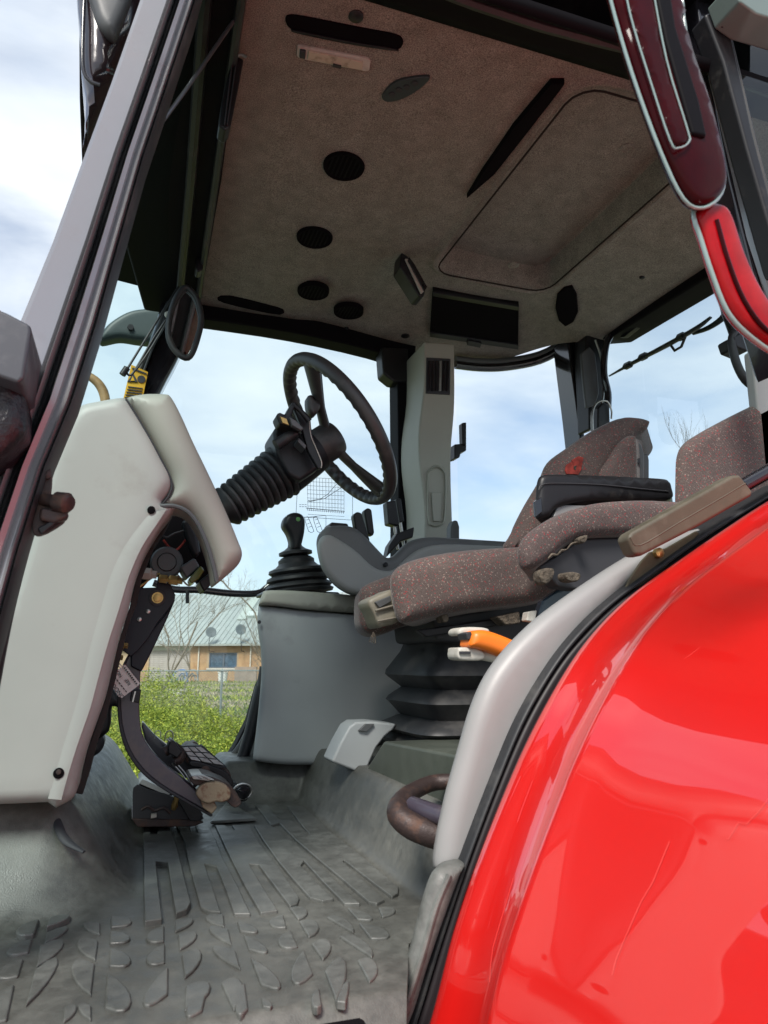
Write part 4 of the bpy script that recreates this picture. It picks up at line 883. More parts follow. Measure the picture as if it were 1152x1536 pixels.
# inside of the console: dark cavity, levers, wiring
cv = thing('steering_support_bracket', PY(230, 900, 1.5), 'dark blue black pedal bracket with brass bolts and wiring under the console hood', 'pedal bracket')
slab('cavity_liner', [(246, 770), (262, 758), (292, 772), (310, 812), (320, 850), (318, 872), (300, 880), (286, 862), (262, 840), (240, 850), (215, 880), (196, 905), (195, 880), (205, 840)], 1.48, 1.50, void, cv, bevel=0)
slab('inner_edge', [(262, 764), (256, 772), (240, 792), (218, 830), (204, 870), (194, 912), (181, 952), (168, 1002), (157, 1052), (143, 1092), (129, 1132), (120, 1167), (112, 1190), (124, 1192), (134, 1160), (144, 1120), (158, 1080), (168, 1040), (180, 990), (192, 940), (205, 905), (214, 862), (232, 818), (252, 788)], 1.34, 1.40, mat('cavity_brown', (.03, .025, .023), .8, noise=(20, .3)), cv, bevel=.002)
slab('bracket_plate', [(203, 882), (235, 881), (238, 855), (242, 858), (252, 868), (263, 892), (262, 902), (252, 915), (236, 935), (222, 958), (208, 975), (196, 985), (183, 975), (186, 940), (196, 905)], 1.45, 1.46, bracketm, cv, bevel=.002)
lathe('pivot_cap', PY(250, 844, 1.44), (0, -1, 0), [(.030, -.02), (.030, .006), (.027, .009), (.018, .009), (.017, .006), (.016, .012), (.001, .012)], darkgrey, cv, seg=24)
lathe('bracket_bolt', PY(236, 897, 1.449), (0, -1, 0), [(.0105, 0), (.0105, .006), (.008, .006), (.0075, .010), (.001, .011)], brass, cv, seg=16)
lathe('bolt_collar', PY(236, 897, 1.4495), (0, -1, 0), [(.015, 0), (.015, .004), (.011, .0045)], ink, cv, seg=16)
for (x, y) in [(222, 917), (209, 929)]: lathe('rivet', PY(x, y, 1.449), (0, -1, 0), [(.0042, 0), (.004, .003), (.001, .004)], steel, cv, seg=10)
for (x, y, sx) in [(220, 860, .020), (246, 868, .014), (262, 870, .016), (181, 967, .014), (174, 985, .013)]:
    lathe('hex_nut', PY(x, y, 1.42)-Vector((sx*.6, 0, 0)), (1, -.2, -.1), [(sx*.55, 0), (sx*.6, .002), (sx*.6, sx), (sx*.4, sx*1.02), (sx*.4, sx*1.5)], brass if x != 220 else lightp, cv, seg=6, smooth=False)
tpx('wire', [(245, 810), (255, 822), (264, 825), (272, 818), (281, 806)], 1.44, .0022, logored, cv, seg=6)
tpx('wire', [(240, 800), (250, 806), (262, 800), (280, 795)], 1.43, .002, ink, cv, seg=6)
tpx('wire', [(210, 880), (226, 868), (240, 860)], 1.43, .002, brass, cv, seg=6)
tpx('wire', [(262, 858), (272, 868), (282, 878), (290, 875)], 1.44, .0018, lightp, cv, seg=6)
slab('relay_block', [(270, 850), (292, 836), (300, 850), (280, 868)], 1.40, 1.46, darkgrey, cv, bevel=.004)
slab('green_connector', [(283, 868), (301, 848), (307, 855), (299, 868), (287, 876)], 1.39, 1.44, mat('connector_green', (.10, .13, .02), .3, coat=.5), cv, bevel=.003)
slab('black_connector', [(298, 872), (318, 856), (322, 872), (306, 888)], 1.38, 1.46, blackp, cv, bevel=.004)
slab('loom', [(272, 780), (284, 778), (296, 800), (302, 830), (292, 836), (280, 810)], 1.42, 1.46, blackp, cv, bevel=.008)

# ================================================================ pedals
cp = thing('clutch_pedal', PY(320, 1215, 1.5), 'large curved violet grey pedal arm with a worn bare pad at its foot', 'pedal')
def ribbon(name, L_, R_, Y0, Y1, m, par, k=4, bevel=.004):
    a = sm(L_, k, False); b_ = sm(R_, k, False); return slab(name, a+b_[::-1], Y0, Y1, m, par, bevel=bevel)
ribbon('arm', [(196, 975), (186, 1000), (181, 1030), (180, 1060), (184, 1095), (196, 1128), (218, 1158), (246, 1180), (280, 1200), (318, 1222)],
       [(232, 950), (222, 975), (212, 1000), (210, 1030), (209, 1060), (212, 1095), (222, 1118), (245, 1145), (270, 1165), (326, 1212)], 1.48, 1.52, armpaint, cp)
ribbon('arm_edge', [(196, 975), (183, 1000), (177, 1030), (176, 1062), (180, 1098), (192, 1132), (215, 1162), (244, 1184), (278, 1204), (317, 1226)],
       [(200, 975), (187, 1000), (182, 1030), (181, 1060), (185, 1095), (197, 1128), (219, 1158), (247, 1180), (281, 1200), (320, 1222)], 1.475, 1.53, ink, cp, bevel=.002)
slab('upper_arm', [(236, 935), (262, 902), (250, 930), (236, 960), (224, 985), (212, 1008), (196, 1000), (196, 975), (215, 960)], 1.47, 1.50, bracketm, cp, bevel=.003)
lathe('arm_boss', PY(203, 968, 1.468), (0, -1, 0), [(.013, 0), (.013, .005), (.009, .005), (.008, .001), (.001, .001)], bracketm, cp, seg=16)
pd = slab('pad_side', [(294, 1190), (302, 1178), (318, 1172), (336, 1176), (346, 1186), (345, 1198), (334, 1204), (324, 1203), (312, 1206), (300, 1200)], 1.44, 1.455, rusttan, cp, bevel=.004, k=3)
slab('pad_tread', [(284, 1166), (308, 1163), (330, 1170), (348, 1180), (360, 1198), (362, 1206), (352, 1212), (340, 1202), (330, 1185), (312, 1178), (292, 1178)], 1.455, 1.55, rust, cp, bevel=.006, k=2)
slab('pad_plate', [(287, 1164), (303, 1163), (318, 1168), (314, 1172), (300, 1170), (290, 1169)], 1.452, 1.54, steel, cp, bevel=.001)
slab('pad_heel', [(300, 1196), (322, 1202), (326, 1212), (318, 1222), (304, 1212)], 1.45, 1.47, rusttan, cp, bevel=.003)
bp3 = thing('brake_pedal', PY(330, 1190, 1.75), 'twin brake pedals with chequered metal plates and a linking latch behind the curved arm', 'pedal')
ribbon('arm', [(212, 1090), (222, 1120), (245, 1145), (275, 1165), (300, 1180)], [(214, 1082), (235, 1105), (262, 1125), (290, 1140), (318, 1160)], 1.66, 1.70, mat('pedal_blue_black', (.025, .027, .038), .3, coat=.4), bp3)
slab('pad_body', [(275, 1135), (285, 1120), (302, 1124), (322, 1138), (338, 1150), (347, 1162), (343, 1172), (330, 1165), (310, 1152), (288, 1150)], 1.62, 1.74, rust, bp3, bevel=.006, k=2)
plsrc = [(273, 1121), (302, 1120), (338, 1149), (286, 1140)]
def cell(q, u, v): return (q[0][0]*(1-u)*(1-v)+q[1][0]*u*(1-v)+q[2][0]*u*v+q[3][0]*(1-u)*v, q[0][1]*(1-u)*(1-v)+q[1][1]*u*(1-v)+q[2][1]*u*v+q[3][1]*(1-u)*v)
platem = mat('chequer_steel', (.38, .38, .38), .45, metal=.4, noise=(60, .25), dirt=(50, (.16, .12, .10), .5, .7))
def plates(q, nu, nv, Y, par):
    for i in range(nu):
        for j in range(nv):
            e_ = .07; slab('tread_plate', [cell(q, (i+e_)/nu, (j+e_)/nv), cell(q, (i+1-e_)/nu, (j+e_)/nv), cell(q, (i+1-e_)/nu, (j+1-e_)/nv), cell(q, (i+e_)/nu, (j+1-e_)/nv)], Y, Y+.012, platem, par, bevel=.0008)
slab('plate_frame', [(271, 1119), (304, 1118), (341, 1151), (330, 1153), (285, 1143)], 1.612, 1.63, ink, bp3, bevel=.002)
plates(plsrc, 3, 3, 1.604, bp3)
slab('pad_rim', [(284, 1142), (300, 1143), (322, 1150), (340, 1158), (350, 1172), (347, 1180), (338, 1170), (322, 1160), (300, 1152), (287, 1150)], 1.60, 1.64, blackp, bp3, bevel=.003, k=2)
plates([(286, 1163), (304, 1162), (324, 1171), (296, 1170)], 3, 1, 1.436, cp)
tube('latch', [PY(247, 1128, 1.6), PY(262, 1120, 1.6), PY(272, 1135, 1.6), PY(262, 1142, 1.6)], .010, rust, bp3, k=3)
slab('latch_block', [(252, 1120), (256, 1108), (262, 1112), (274, 1128), (266, 1138), (252, 1130)], 1.58, 1.63, blackp, bp3, bevel=.003)
tpx('wire_loop', [(247, 1112), (249, 1100), (256, 1096), (260, 1104), (256, 1112), (250, 1108)], 1.58, .0013, steel, bp3, seg=6)
tpx('wire_loop', [(232, 1108), (233, 1098), (240, 1097), (241, 1106)], 1.62, .0011, steel, bp3, seg=6)
lathe('roller', PY(306, 1155, 1.62), (.1, -1, 0), [(.011, 0), (.011, .02), (.006, .022)], rust, bp3, seg=14)
slab('pad_top', [(280, 1116), (292, 1112), (300, 1118), (300, 1126), (284, 1122)], 1.72, 1.76, rust, bp3, bevel=.003)
slab('pad_toe', [(318, 1140), (342, 1160), (352, 1178), (345, 1182), (330, 1165)], 1.66, 1.74, blackp, bp3, bevel=.006)
tpx('link_rod', [(258, 1145), (272, 1160), (285, 1180)], 1.6, .0018, steel, bp3, seg=6); tpx('link_rod', [(262, 1143), (276, 1158), (289, 1178)], 1.6, .0018, steel, bp3, seg=6)
ac = thing('accelerator_pedal', PY(362, 1200, 1.9), 'small dark pedal with a chrome ringed ball beside the twin brake pedals', 'pedal')
lathe('ball', PY(364, 1188, 1.85), (0, -.6, 1), [(.004, -.02), (.016, -.014), (.020, 0), (.016, .014), (.004, .02)], glossblk, ac, seg=18)
tube('ring', [PY(364, 1187, 1.84)+Vector((.022*math.cos(a*math.pi/8), 0, .017*math.sin(a*math.pi/8))) for a in range(16)], .0025, steel, ac, closed=True, seg=8)
slab('foot', [(342, 1172), (356, 1175), (366, 1190), (372, 1200), (356, 1206), (345, 1195)], 1.86, 1.93, blackp, ac, bevel=.006)
# box at the floor
pb_ = thing('floor_bracket', PY(250, 1236, 1.72), 'open black steel box with pale top flap and rusty foot below the pedals', 'bracket')
slab('near_plate', [(199, 1190), (200, 1182), (206, 1177), (222, 1184), (250, 1192), (262, 1196), (300, 1218), (306, 1228), (290, 1236), (204, 1238), (199, 1230)], 1.66, 1.668, ink, pb_, bevel=.001)
slab('far_plate', [(206, 1180), (214, 1172), (258, 1190), (262, 1230), (206, 1236)], 1.80, 1.81, blackp, pb_, bevel=.001)
slab('top_flap', [(208, 1175), (214, 1169), (258, 1188), (252, 1194)], 1.67, 1.80, mat('flap_grey', (.48, .48, .47), .4, noise=(9, .1)), pb_, bevel=.001)
slab('rusty_foot', [(197, 1228), (300, 1230), (306, 1234), (290, 1240), (206, 1241)], 1.655, 1.80, rust, pb_, bevel=.002)
lathe('bolt', PY(294, 1223, 1.655), (0, -1, 0), [(.010, 0), (.010, .004), (.006, .0045), (.006, .009), (.002, .009)], steel, pb_, seg=6, smooth=False)
slab('cam_plate', [(265, 1198), (292, 1206), (305, 1222), (300, 1232), (285, 1232)], 1.64, 1.654, blackp, pb_, bevel=.002)
lathe('brass_fitting', PY(264, 1200, 1.64), (.2, -.3, 1), [(.005, -.02), (.007, -.01), (.005, 0), (.007, .01), (.003, .02)], brass, pb_, seg=10)
slab('white_tab', [(227, 1221), (235, 1220), (235, 1226), (226, 1228)], 1.645, 1.652, lightp, pb_, bevel=.0005)
tpx('spring', [(212, 1215), (222, 1210), (232, 1216), (245, 1212), (256, 1220)], 1.64, .003, rust, pb_, seg=8)
# things behind the console foot
hb = thing('hose_bundle', PY(150, 1120, 1.7), 'black valve body and hose hanging behind the console edge', 'hose')
pillow('valve_body', [(140, 1000), (160, 1020), (178, 1045), (182, 1062), (168, 1060), (166, 1085), (160, 1100), (135, 1105)], 1.64, 1.75, .012, blackp, hb, k=3)
pillow('hose_end', [(135, 1100), (152, 1102), (157, 1115), (148, 1130), (130, 1135)], 1.66, 1.75, .012, ink, hb, k=3)
pillow('lower_boot', [(110, 1110), (140, 1120), (130, 1165), (118, 1172), (108, 1180)], 1.62, 1.70, .012, ink, hb, k=3)
# paper tag
tg = thing('paper_tag', PY(185, 1050, 1.43), 'creased white paper tag with printed lettering tied to the curved pedal arm', 'tag')
tY = 1.43
slab('tag_sheet', [(160, 1018), (163, 1012), (186, 999), (208, 1028), (183, 1047), (178, 1045)], tY, tY+.0012, white, tg, bevel=0)
slab('folded_edge', [(184, 998), (188, 997), (210, 1025), (207, 1029)], tY-.002, tY-.001, white, tg, bevel=0)
tA = PY(163, 1020, tY-.0015); tB = PY(181, 1044, tY-.0015); tup = (PY(186, 1000, tY-.0015)-tA)
text('lettering', 'SONOCAS', PY(176, 1035, tY-.0012), -(tB-tA), -tup, .0098, ink, tg)
text('lettering', 'REF', PY(192, 1023, tY-.0012), -(tB-tA), -tup, .008, ink, tg)
text('lettering', 'NO', PY(179, 1011, tY-.0012), -(tB-tA), -tup, .008, ink, tg)
for i in range(6):
    tdir = (tB-tA).normalized(); c = PY(173+3.2*i, 1017+4.0*i, tY-.0012); box('print_dash', c, (.0042, .0006, .0016), ink, tg, bevel=0, ax=(tdir, Vector((0, 1, 0)), tdir.cross(Vector((0, 1, 0)))))
for i in range(9):
    c = PY(187+2.2*i, 1002+2.9*i, tY-.0024); box('print_dash', c, (.0022, .0006, .003), ink, tg, bevel=0, ax=(tdir, Vector((0, 1, 0)), tdir.cross(Vector((0, 1, 0)))))
tpx('tie_wire', [(170, 984), (176, 992), (184, 1001)], tY-.002, .0012, white, tg, seg=6); tpx('tie_wire', [(169, 989), (175, 996), (181, 1002)], tY-.002, .0012, white, tg, seg=6)
slab('clip', [(197, 1036), (212, 1034), (209, 1055), (195, 1052)], tY+.002, tY+.03, blackp, tg, bevel=.002)
slab('clip_gap', [(202, 1037), (204, 1037), (200, 1053), (198, 1053)], tY, tY+.003, steel, tg, bevel=0)

# ================================================================ steering
WC = PY(507, 647, 1.62); HB = PY(491, 664, 1.62)
n3 = Vector((math.cos(R(37)), 0, math.sin(R(37)))); sx_ = Vector((0, 1, 0)); sz_ = n3.cross(sx_).normalized()
if sz_.z < 0: sz_ = -sz_
sw = thing('steering_wheel', HB-n3*.06, 'black steering wheel with finger grooved rim and three spokes', 'steering wheel')
RR = .190
V = []; Fs = []; NS = 180; T = 14
for i in range(NS):
    a = 2*math.pi*i/NS; rad = sz_*math.cos(a)+sx_*math.sin(a); c = WC+rad*RR
    g = 1+.11*math.sin(a*44)
    for j in range(T):
        b_ = 2*math.pi*j/T; inner = max(0, -math.cos(b_)); rr = .0150*(1 if inner < .1 else 1+(g-1)*1.8*inner)
        V.append(c+rad*math.cos(b_)*rr+n3*math.sin(b_)*rr*1.12)
for i in range(NS):
    for j in range(T): Fs.append((i*T+j, i*T+(j+1) % T, ((i+1) % NS)*T+(j+1) % T, ((i+1) % NS)*T+j))
mk('rim', V, Fs, wheelm, sw, sharp=180)
def rimpt(a, k=1): return WC+(sz_*math.cos(a)+sx_*math.sin(a))*RR*k
def nearest(px, py):
    best = None
    for i in range(360):
        a = R(i); p = rimpt(a)-CAM; d = p.dot(fw); x = 576+F*p.dot(rt)/d; y = 768-F*p.dot(up)/d
        e_ = (x-px)**2+(y-py)**2
        if best is None or e_ < best[0]: best = (e_, a)
    return best[1]
for (x, y) in [(462, 552), (583, 748), (445, 610)]:
    a = nearest(x, y)
    if (x, y) == (445, 610): continue
    tube('spoke', [HB+n3*.005, HB*.55+rimpt(a)*.45+n3*.0, rimpt(a, .96)], [.020, .017, .030], wheelm, sw, k=5, flat=.55, fd=n3)
lathe('hub', HB, n3, [(.042, -.035), (.045, -.02), (.045, .018), (.040, .026), (.001, .026)], wheelm, sw, seg=32)
cb_ = thing('spinner_knob', PY(475, 605, 1.58), 'small dark spinner knob clamped to the upper spoke of the steering wheel', 'knob')
pillow('knob', [(460, 597), (467, 593), (472, 600), (480, 606), (479, 615), (470, 624), (462, 616)], 1.55, 1.59, .010, wheelm, cb_, k=3)
co = thing('steering_column', HB-n3*.3, 'black steering column with ribbed rubber boot and switch levers', 'steering column')
ca = -n3
prof = [(.050, .115)]
for i in range(10):
    r0 = .064-.0018*i; h = .125+i*.0165
    prof += [(r0-.011, h), (r0-.001, h+.004), (r0, h+.0085), (r0-.003, h+.013)]
prof += [(.030, .30), (.030, .305)]
lathe('column_boot', HB, ca, prof, rubber, co, seg=36)
tube('column_tube', [HB+ca*.28, HB+ca*.52], .034, blackp, co, seg=16)
box('column_cover', HB+ca*.36+Vector((0, -.01, -.02)), (.14, .06, .055), blackp, co, bevel=.012, ax=(n3, sx_, sz_))
lathe('switch_housing', HB, ca, [(.035, .03), (.050, .034), (.054, .06), (.058, .10), (.060, .125), (.045, .13)], blackp, co, seg=28)
slab('switch_pod', [(410, 650), (412, 640), (424, 637), (470, 655), (482, 700), (450, 722), (432, 712), (415, 680)], 1.54, 1.66, blackp, co, bevel=.010)
slab('cover_plate', [(437, 604), (442, 602), (466, 625), (468, 650), (482, 690), (483, 702), (478, 704), (462, 676), (452, 640)], 1.50, 1.515, blackp, co, bevel=.003)
tpx('plate_edge', [(464, 628), (466, 652), (474, 672), (482, 692), (482, 702)], 1.499, .0012, lightp, co, seg=6)
slab('stalk_bracket', [(414, 622), (420, 617), (428, 622), (437, 604), (444, 606), (438, 622), (450, 636), (456, 640), (450, 648), (436, 640), (420, 636)], 1.47, 1.52, blackp, co, bevel=.005)
tpx('stalk', [(444, 650), (430, 657), (414, 668)], 1.49, [.010, .012, .013], blackp, co)
tpx('stalk', [(440, 607), (452, 618), (464, 632)], 1.48, [.006, .006, .007], blackp, co)
slab('stalk_grip', [(434, 625), (444, 630), (456, 642), (452, 646), (438, 638)], 1.455, 1.47, darkgrey, co, bevel=.003)
slab('amber_window', [(420, 624), (430, 628), (434, 638), (424, 634)], 1.463, 1.469, brass, co, bevel=.001)
slab('ignition_key', [(448, 656), (460, 668), (458, 674), (446, 662)], 1.50, 1.54, darkgrey, co, bevel=.002)

# ================================================================ right side console and levers
rc = thing('side_console', PY(480, 1140, 2.0), 'cool grey plastic side console with a lighter rounded cap', 'console')
pillow('console_body', [(389, 908, 1), (386, 925), (387, 945), (391, 975), (392, 1010), (388, 1060), (383, 1105), (379, 1140, 1), (400, 1144), (440, 1147), (495, 1144), (560, 1120, 1), (700, 1080, 1), (700, 918, 1), (600, 925), (535, 922), (460, 916)], 1.95, 2.14, .018, coolgrey, rc, k=4, dx=.03)
pillow('console_cap', [(388, 907, 1), (393, 892), (400, 886), (440, 886), (500, 890), (560, 895), (700, 900, 1), (700, 920, 1), (600, 924), (535, 919), (460, 914), (420, 909)], 1.93, 2.14, .012, pillarm, rc, k=4, dx=.03)
slab('side_strip', [(385, 1060), (392, 1060), (390, 1140), (370, 1138), (377, 1095)], 2.16, 2.24, coolgrey, rc, bevel=.004)
lathe('screw', PY(389, 933, 1.945), (0, -1, 0), [(.005, 0), (.004, .003), (.001, .003)], ink, rc, seg=10)
gs = thing('gear_lever', PY(448, 888, 2.02), 'black gear lever with green button and pleated rubber boot', 'gear lever')
gp = PY(449, 890, 2.03)
def mY(px, Y=2.03): return px/ (1100/ (Y/ray(449, 850).y))
prof = []
gz = lambda y: (PY(449, y, 2.03)-gp).z
for (y, hw) in [(890, 50), (886, 52), (883, 47), (880, 50), (876, 47), (873, 42), (870, 47), (866, 46), (862, 38), (858, 43), (854, 42), (850, 32), (845, 27), (840, 27), (836, 22), (834, 17), (832, 25), (828, 25), (824, 16), (820, 11), (812, 9)]:
    prof.append((mY(hw), gz(y)))
lathe('boot', gp+Vector((0, 0, 0)), (-.12, 0, 1), prof, rubber, gs, seg=32)
pillow('knob', [(424, 788), (428, 775), (440, 769), (452, 772), (457, 782), (456, 800), (452, 818), (450, 826), (437, 826), (435, 812), (431, 800)], 1.99, 2.05, .016, blackp, gs, k=3)
lathe('button', PY(447, 779, 1.992), (0, -1, 0), [(.007, 0), (.006, .003), (.001, .004)], greenled, gs, seg=14)
slab('boot_frame', [(400, 884), (508, 888), (512, 893), (398, 890)], 1.96, 2.12, blackp, gs, bevel=.004)
# armrest console
ar = thing('control_armrest', PY(560, 890, 1.9), 'grey rounded control armrest with a darker top band and a dip for levers', 'armrest')
top = [(475, 822), (476, 806), (483, 796), (495, 789), (525, 790), (544, 802), (567, 826), (578, 836), (589, 834), (605, 818), (622, 809), (650, 806), (720, 810), (800, 815, 1), (800, 900, 1), (600, 900), (545, 893), (519, 887), (497, 873), (482, 852)]
pillow('armrest_shell', top, 1.84, 1.96, .02, dx=.03, mat= mat('armrest_shell_grey', (.14, .145, .145), .45, noise=(6, .1), bump=(700, .15, .0006)), parent=ar, k=4)
pillow('armrest_face', [(477, 822), (482, 806), (495, 803), (512, 812), (535, 828), (556, 848), (574, 856), (590, 854), (606, 840), (628, 824), (660, 817), (720, 818), (798, 822, 1), (798, 899, 1), (600, 899), (545, 892), (519, 886), (498, 871), (483, 850)], 1.825, 1.86, .014, armgrey, ar, k=4)
slab('rocker', [(494, 790), (497, 783), (522, 785), (524, 792)], 1.86, 1.93, blackp, ar, bevel=.004)
lathe('screw', PY(578, 847, 1.835), (0, -1, 0), [(.006, -.004), (.006, .006), (.004, .008), (.001, .006)], ink, ar, seg=12)
slab('lever_well', [(580, 836), (602, 812), (620, 806), (622, 790), (596, 800), (584, 818)], 1.95, 1.99, blackp, ar, bevel=.004)
lv = thing('spool_lever', PY(550, 810, 1.92), 'pair of black paddle levers on the control armrest', 'lever')
slab('paddle', [(530, 772), (536, 767), (543, 769), (556, 812), (548, 812), (534, 795)], 1.88, 1.91, blackp, lv, bevel=.005)
slab('paddle', [(546, 766), (552, 761), (558, 764), (562, 798), (560, 804), (552, 800)], 1.91, 1.94, blackp, lv, bevel=.005)
cl2 = thing('chrome_lever', PY(600, 832, 2.0), 'black handled lever with two chrome rods beside the pillar cover', 'lever')
slab('handle', [(580, 752), (594, 750), (600, 785), (598, 789), (583, 786)], 1.96, 2.00, blackp, cl2, bevel=.005)
slab('handle', [(594, 748), (602, 747), (607, 782), (600, 784)], 2.0, 2.03, blackp, cl2, bevel=.004)
tpx('rod', [(591, 785), (597, 824)], 1.98, .0045, steel, cl2, k=0, seg=10); tpx('rod', [(600, 780), (606, 820)], 2.01, .0045, steel, cl2, k=0, seg=10)
slab('knob', [(677, 790), (681, 780), (687, 780), (690, 790), (690, 815), (677, 815)], 1.93, 1.97, darkgrey, ar, bevel=.006)
qh = thing('window_latch', PY(690, 680, 2.28), 'black catch lever on the rear quarter window beside the pillar cover', 'latch')
slab('lever', [(693, 634), (700, 633), (700, 668), (694, 666)], 2.22, 2.25, blackp, qh, bevel=.004)
slab('catch', [(682, 666), (700, 665), (700, 676), (692, 678), (690, 686), (682, 688)], 2.23, 2.28, blackp, qh, bevel=.004)

# ================================================================ driver's seat
se = thing('driver_seat', PY(720, 1130, 1.6), 'brown speckled driver seat with a red emblem on its back and rubber bellows', 'seat')
pillow('seat_cushion', [(585, 872), (590, 858), (605, 846), (640, 835), (690, 827), (740, 823), (790, 821), (826, 828), (836, 850), (832, 882), (815, 898), (770, 908), (700, 916), (640, 928), (605, 935), (594, 925), (588, 900)], 1.33, 1.52, .035, fabric, se, k=4, dx=.065)
pillow('seat_cushion', [(534, 905), (537, 886), (548, 877), (570, 868), (600, 858), (640, 850), (660, 850), (660, 920), (600, 940), (575, 950), (560, 953), (545, 950), (535, 935)], 1.53, 1.72, .03, fabric, se, k=4, Yref=1.58, dx=.03)
pillow('side_lever', [(551, 905), (556, 897), (575, 889), (588, 884), (594, 900), (600, 930), (575, 940), (567, 940), (560, 922)], 1.42, 1.50, .008, mat('lever_beige', (.22, .20, .155), .5, noise=(20, .15)), se, k=2)
slab('lever_slot', [(562, 903), (586, 893), (588, 902), (570, 912)], 1.412, 1.42, darkgrey, se, bevel=.002)
for a, b_ in [((563, 916), (592, 908)), ((566, 932), (597, 926))]: tpx('lever_ridge', [a, b_], 1.415, .003, mat('ridge', (.16, .14, .11), .5), se, k=0, seg=6)
slab('seat_pan', [(650, 925), (700, 918), (830, 895), (850, 860), (900, 850), (900, 960), (830, 990), (760, 975), (700, 965), (655, 962)], 1.44, 1.70, ink, se, bevel=.01)
slab('pan_rail', [(625, 945), (830, 915), (832, 925), (640, 956)], 1.40, 1.42, blackp, se, bevel=.004)
for px in ([(662, 922), (672, 920), (675, 930), (668, 935)], [(745, 925), (780, 917), (782, 935), (760, 938)]): slab('torn_foam', px, 1.36, 1.40, foam, se, bevel=.004)
for i in range(4): tpx('thread', [(560, 948), (557+2*i, 955), (554+3*i, 963+i)], 1.45, .0008, foam, se, seg=4)
# bellows: square plan lofted
cX, cY = .60+.19, 1.45+.165
def sq(s, z, n=40):
    o = []
    for i in range(n):
        a = 2*math.pi*(i+.5)/n; c_, s_ = math.cos(a), math.sin(a); e_ = .28
        o.append(Vector((cX+.19*s*math.copysign(abs(c_)**e_, c_), cY+.165*s*math.copysign(abs(s_)**e_, s_), z)))
    return o
zz_ = lambda y: PY(650, y, 1.45).z
V = []; lev = [(940, .80), (962, .80), (975, .84), (1006, 1.0), (1014, 1.01), (1018, .98), (1036, .83), (1052, .98), (1058, 1.0), (1062, .97), (1084, .84), (1098, 1.06), (1104, 1.08), (1108, 1.05), (1113, .97), (1124, 1.04), (1129, 1.03), (1136, .92)]
for (y, s_) in lev: V += sq(s_, zz_(y))
Fs = [(i*40+j, i*40+(j+1) % 40, (i+1)*40+(j+1) % 40, (i+1)*40+j) for i in range(len(lev)-1) for j in range(40)]
mk('bellows', V, Fs, rubber, se, sharp=50)
# seat back
pillow('seat_back', [(763, 830), (766, 800), (784, 762), (806, 725), (820, 695), (850, 672), (885, 648), (925, 629), (950, 628), (966, 632), (969, 640), (962, 652), (948, 660), (932, 680), (915, 716), (905, 760), (900, 830)], 1.38, 1.60, .035, fabric, se, k=4, dx=.14)
pillow('back_bolster', [(896, 720), (912, 688), (928, 664), (945, 654), (952, 668), (953, 730), (950, 790), (900, 790)], 1.34, 1.40, .02, fabric, se, k=4, dx=.04)
slab('back_frame', [(951, 668), (956, 661), (963, 666), (967, 680), (967, 760), (951, 760)], 1.37, 1.50, darkgrey, se, bevel=.005)
slab('frame_post', [(966, 682), (972, 680), (974, 690), (974, 760), (966, 760)], 1.42, 1.48, darkgrey, se, bevel=.003)
slab('frame_notch', [(956, 688), (961, 686), (961, 694), (955, 696)], 1.36, 1.37, ink, se, bevel=.001)
# emblem: three joined red triangles with pale centre
for tri in ([(858, 690), (868, 684), (875, 686), (873, 698), (862, 702)], [(850, 697), (858, 692), (862, 702), (861, 711), (850, 711), (848, 706)], [(862, 702), (873, 698), (872, 704), (868, 712), (861, 711)]):
    slab('emblem', tri, 1.377, 1.381, logored, se, bevel=.0005)
slab('emblem_mark', [(861, 699), (865, 698), (864, 705), (861, 703)], 1.3755, 1.377, foam, se, bevel=0)
# left armrest folded on the seat
al = pillow('armrest', [(806, 722), (812, 714), (830, 712), (900, 714), (985, 718), (1000, 722), (1005, 732), (1004, 750), (960, 753), (890, 752), (855, 756), (832, 764), (822, 775), (806, 779), (803, 770), (804, 740)], 1.24, 1.32, .012, blackp, se, k=4, dx=.05, label='black padded armrest in front of the seat back')
tpx('pad_seam', [(808, 735), (812, 728), (830, 725), (900, 727), (960, 733), (1003, 737)], 1.238, .0012, ink, al, seg=6)
slab('grey_insert', [(830, 775), (836, 760), (848, 757), (882, 758), (884, 763), (870, 770), (858, 777), (834, 778)], 1.25, 1.30, mat('insert_grey', (.20, .20, .20), .4), al, bevel=.004)
slab('switch_panel', [(802, 752), (813, 745), (814, 768), (804, 776)], 1.232, 1.24, glossblk, al, bevel=.002)

# passenger seat
ps_ = thing('passenger_seat', PY(950, 850, 1.15), 'small purple brown passenger seat with torn foam under its cushion', 'seat')
pillow('passenger_cushion', [(779, 848), (776, 828), (784, 808), (805, 790), (835, 773), (880, 758), (930, 752), (985, 752), (1040, 760), (1040, 800), (960, 803), (880, 806), (845, 818), (822, 838), (800, 853), (786, 855)], 1.10, 1.30, .022, fabric, ps_, k=4, dx=.11)
slab('cushion_base', [(806, 850), (832, 836), (870, 808), (1040, 802), (1040, 830), (930, 850), (870, 885), (838, 880), (822, 862)], 1.13, 1.17, ink, ps_, bevel=.005)
pillow('passenger_backrest', [(1012, 800, 1), (1013, 715), (1015, 685), (1024, 667), (1045, 652), (1085, 630), (1125, 610), (1155, 596), (1200, 590, 1), (1200, 800, 1)], 1.10, 1.20, .022, fabric, ps_, k=4, dx=.085)
for px in ([(812, 855), (832, 852), (830, 868), (820, 876), (814, 872)], [(850, 858), (872, 860), (868, 872), (852, 870)], [(872, 806), (882, 802), (880, 812), (874, 814)]): slab('torn_foam', px, 1.09, 1.12, foam, ps_, bevel=.004, k=2)
tpx('torn_edge', [(822, 838), (828, 832), (836, 832), (842, 826), (850, 824), (857, 816), (866, 813)], 1.10, [.001, .003, .0015, .0028, .001, .002, .001], foam, ps_, seg=5)
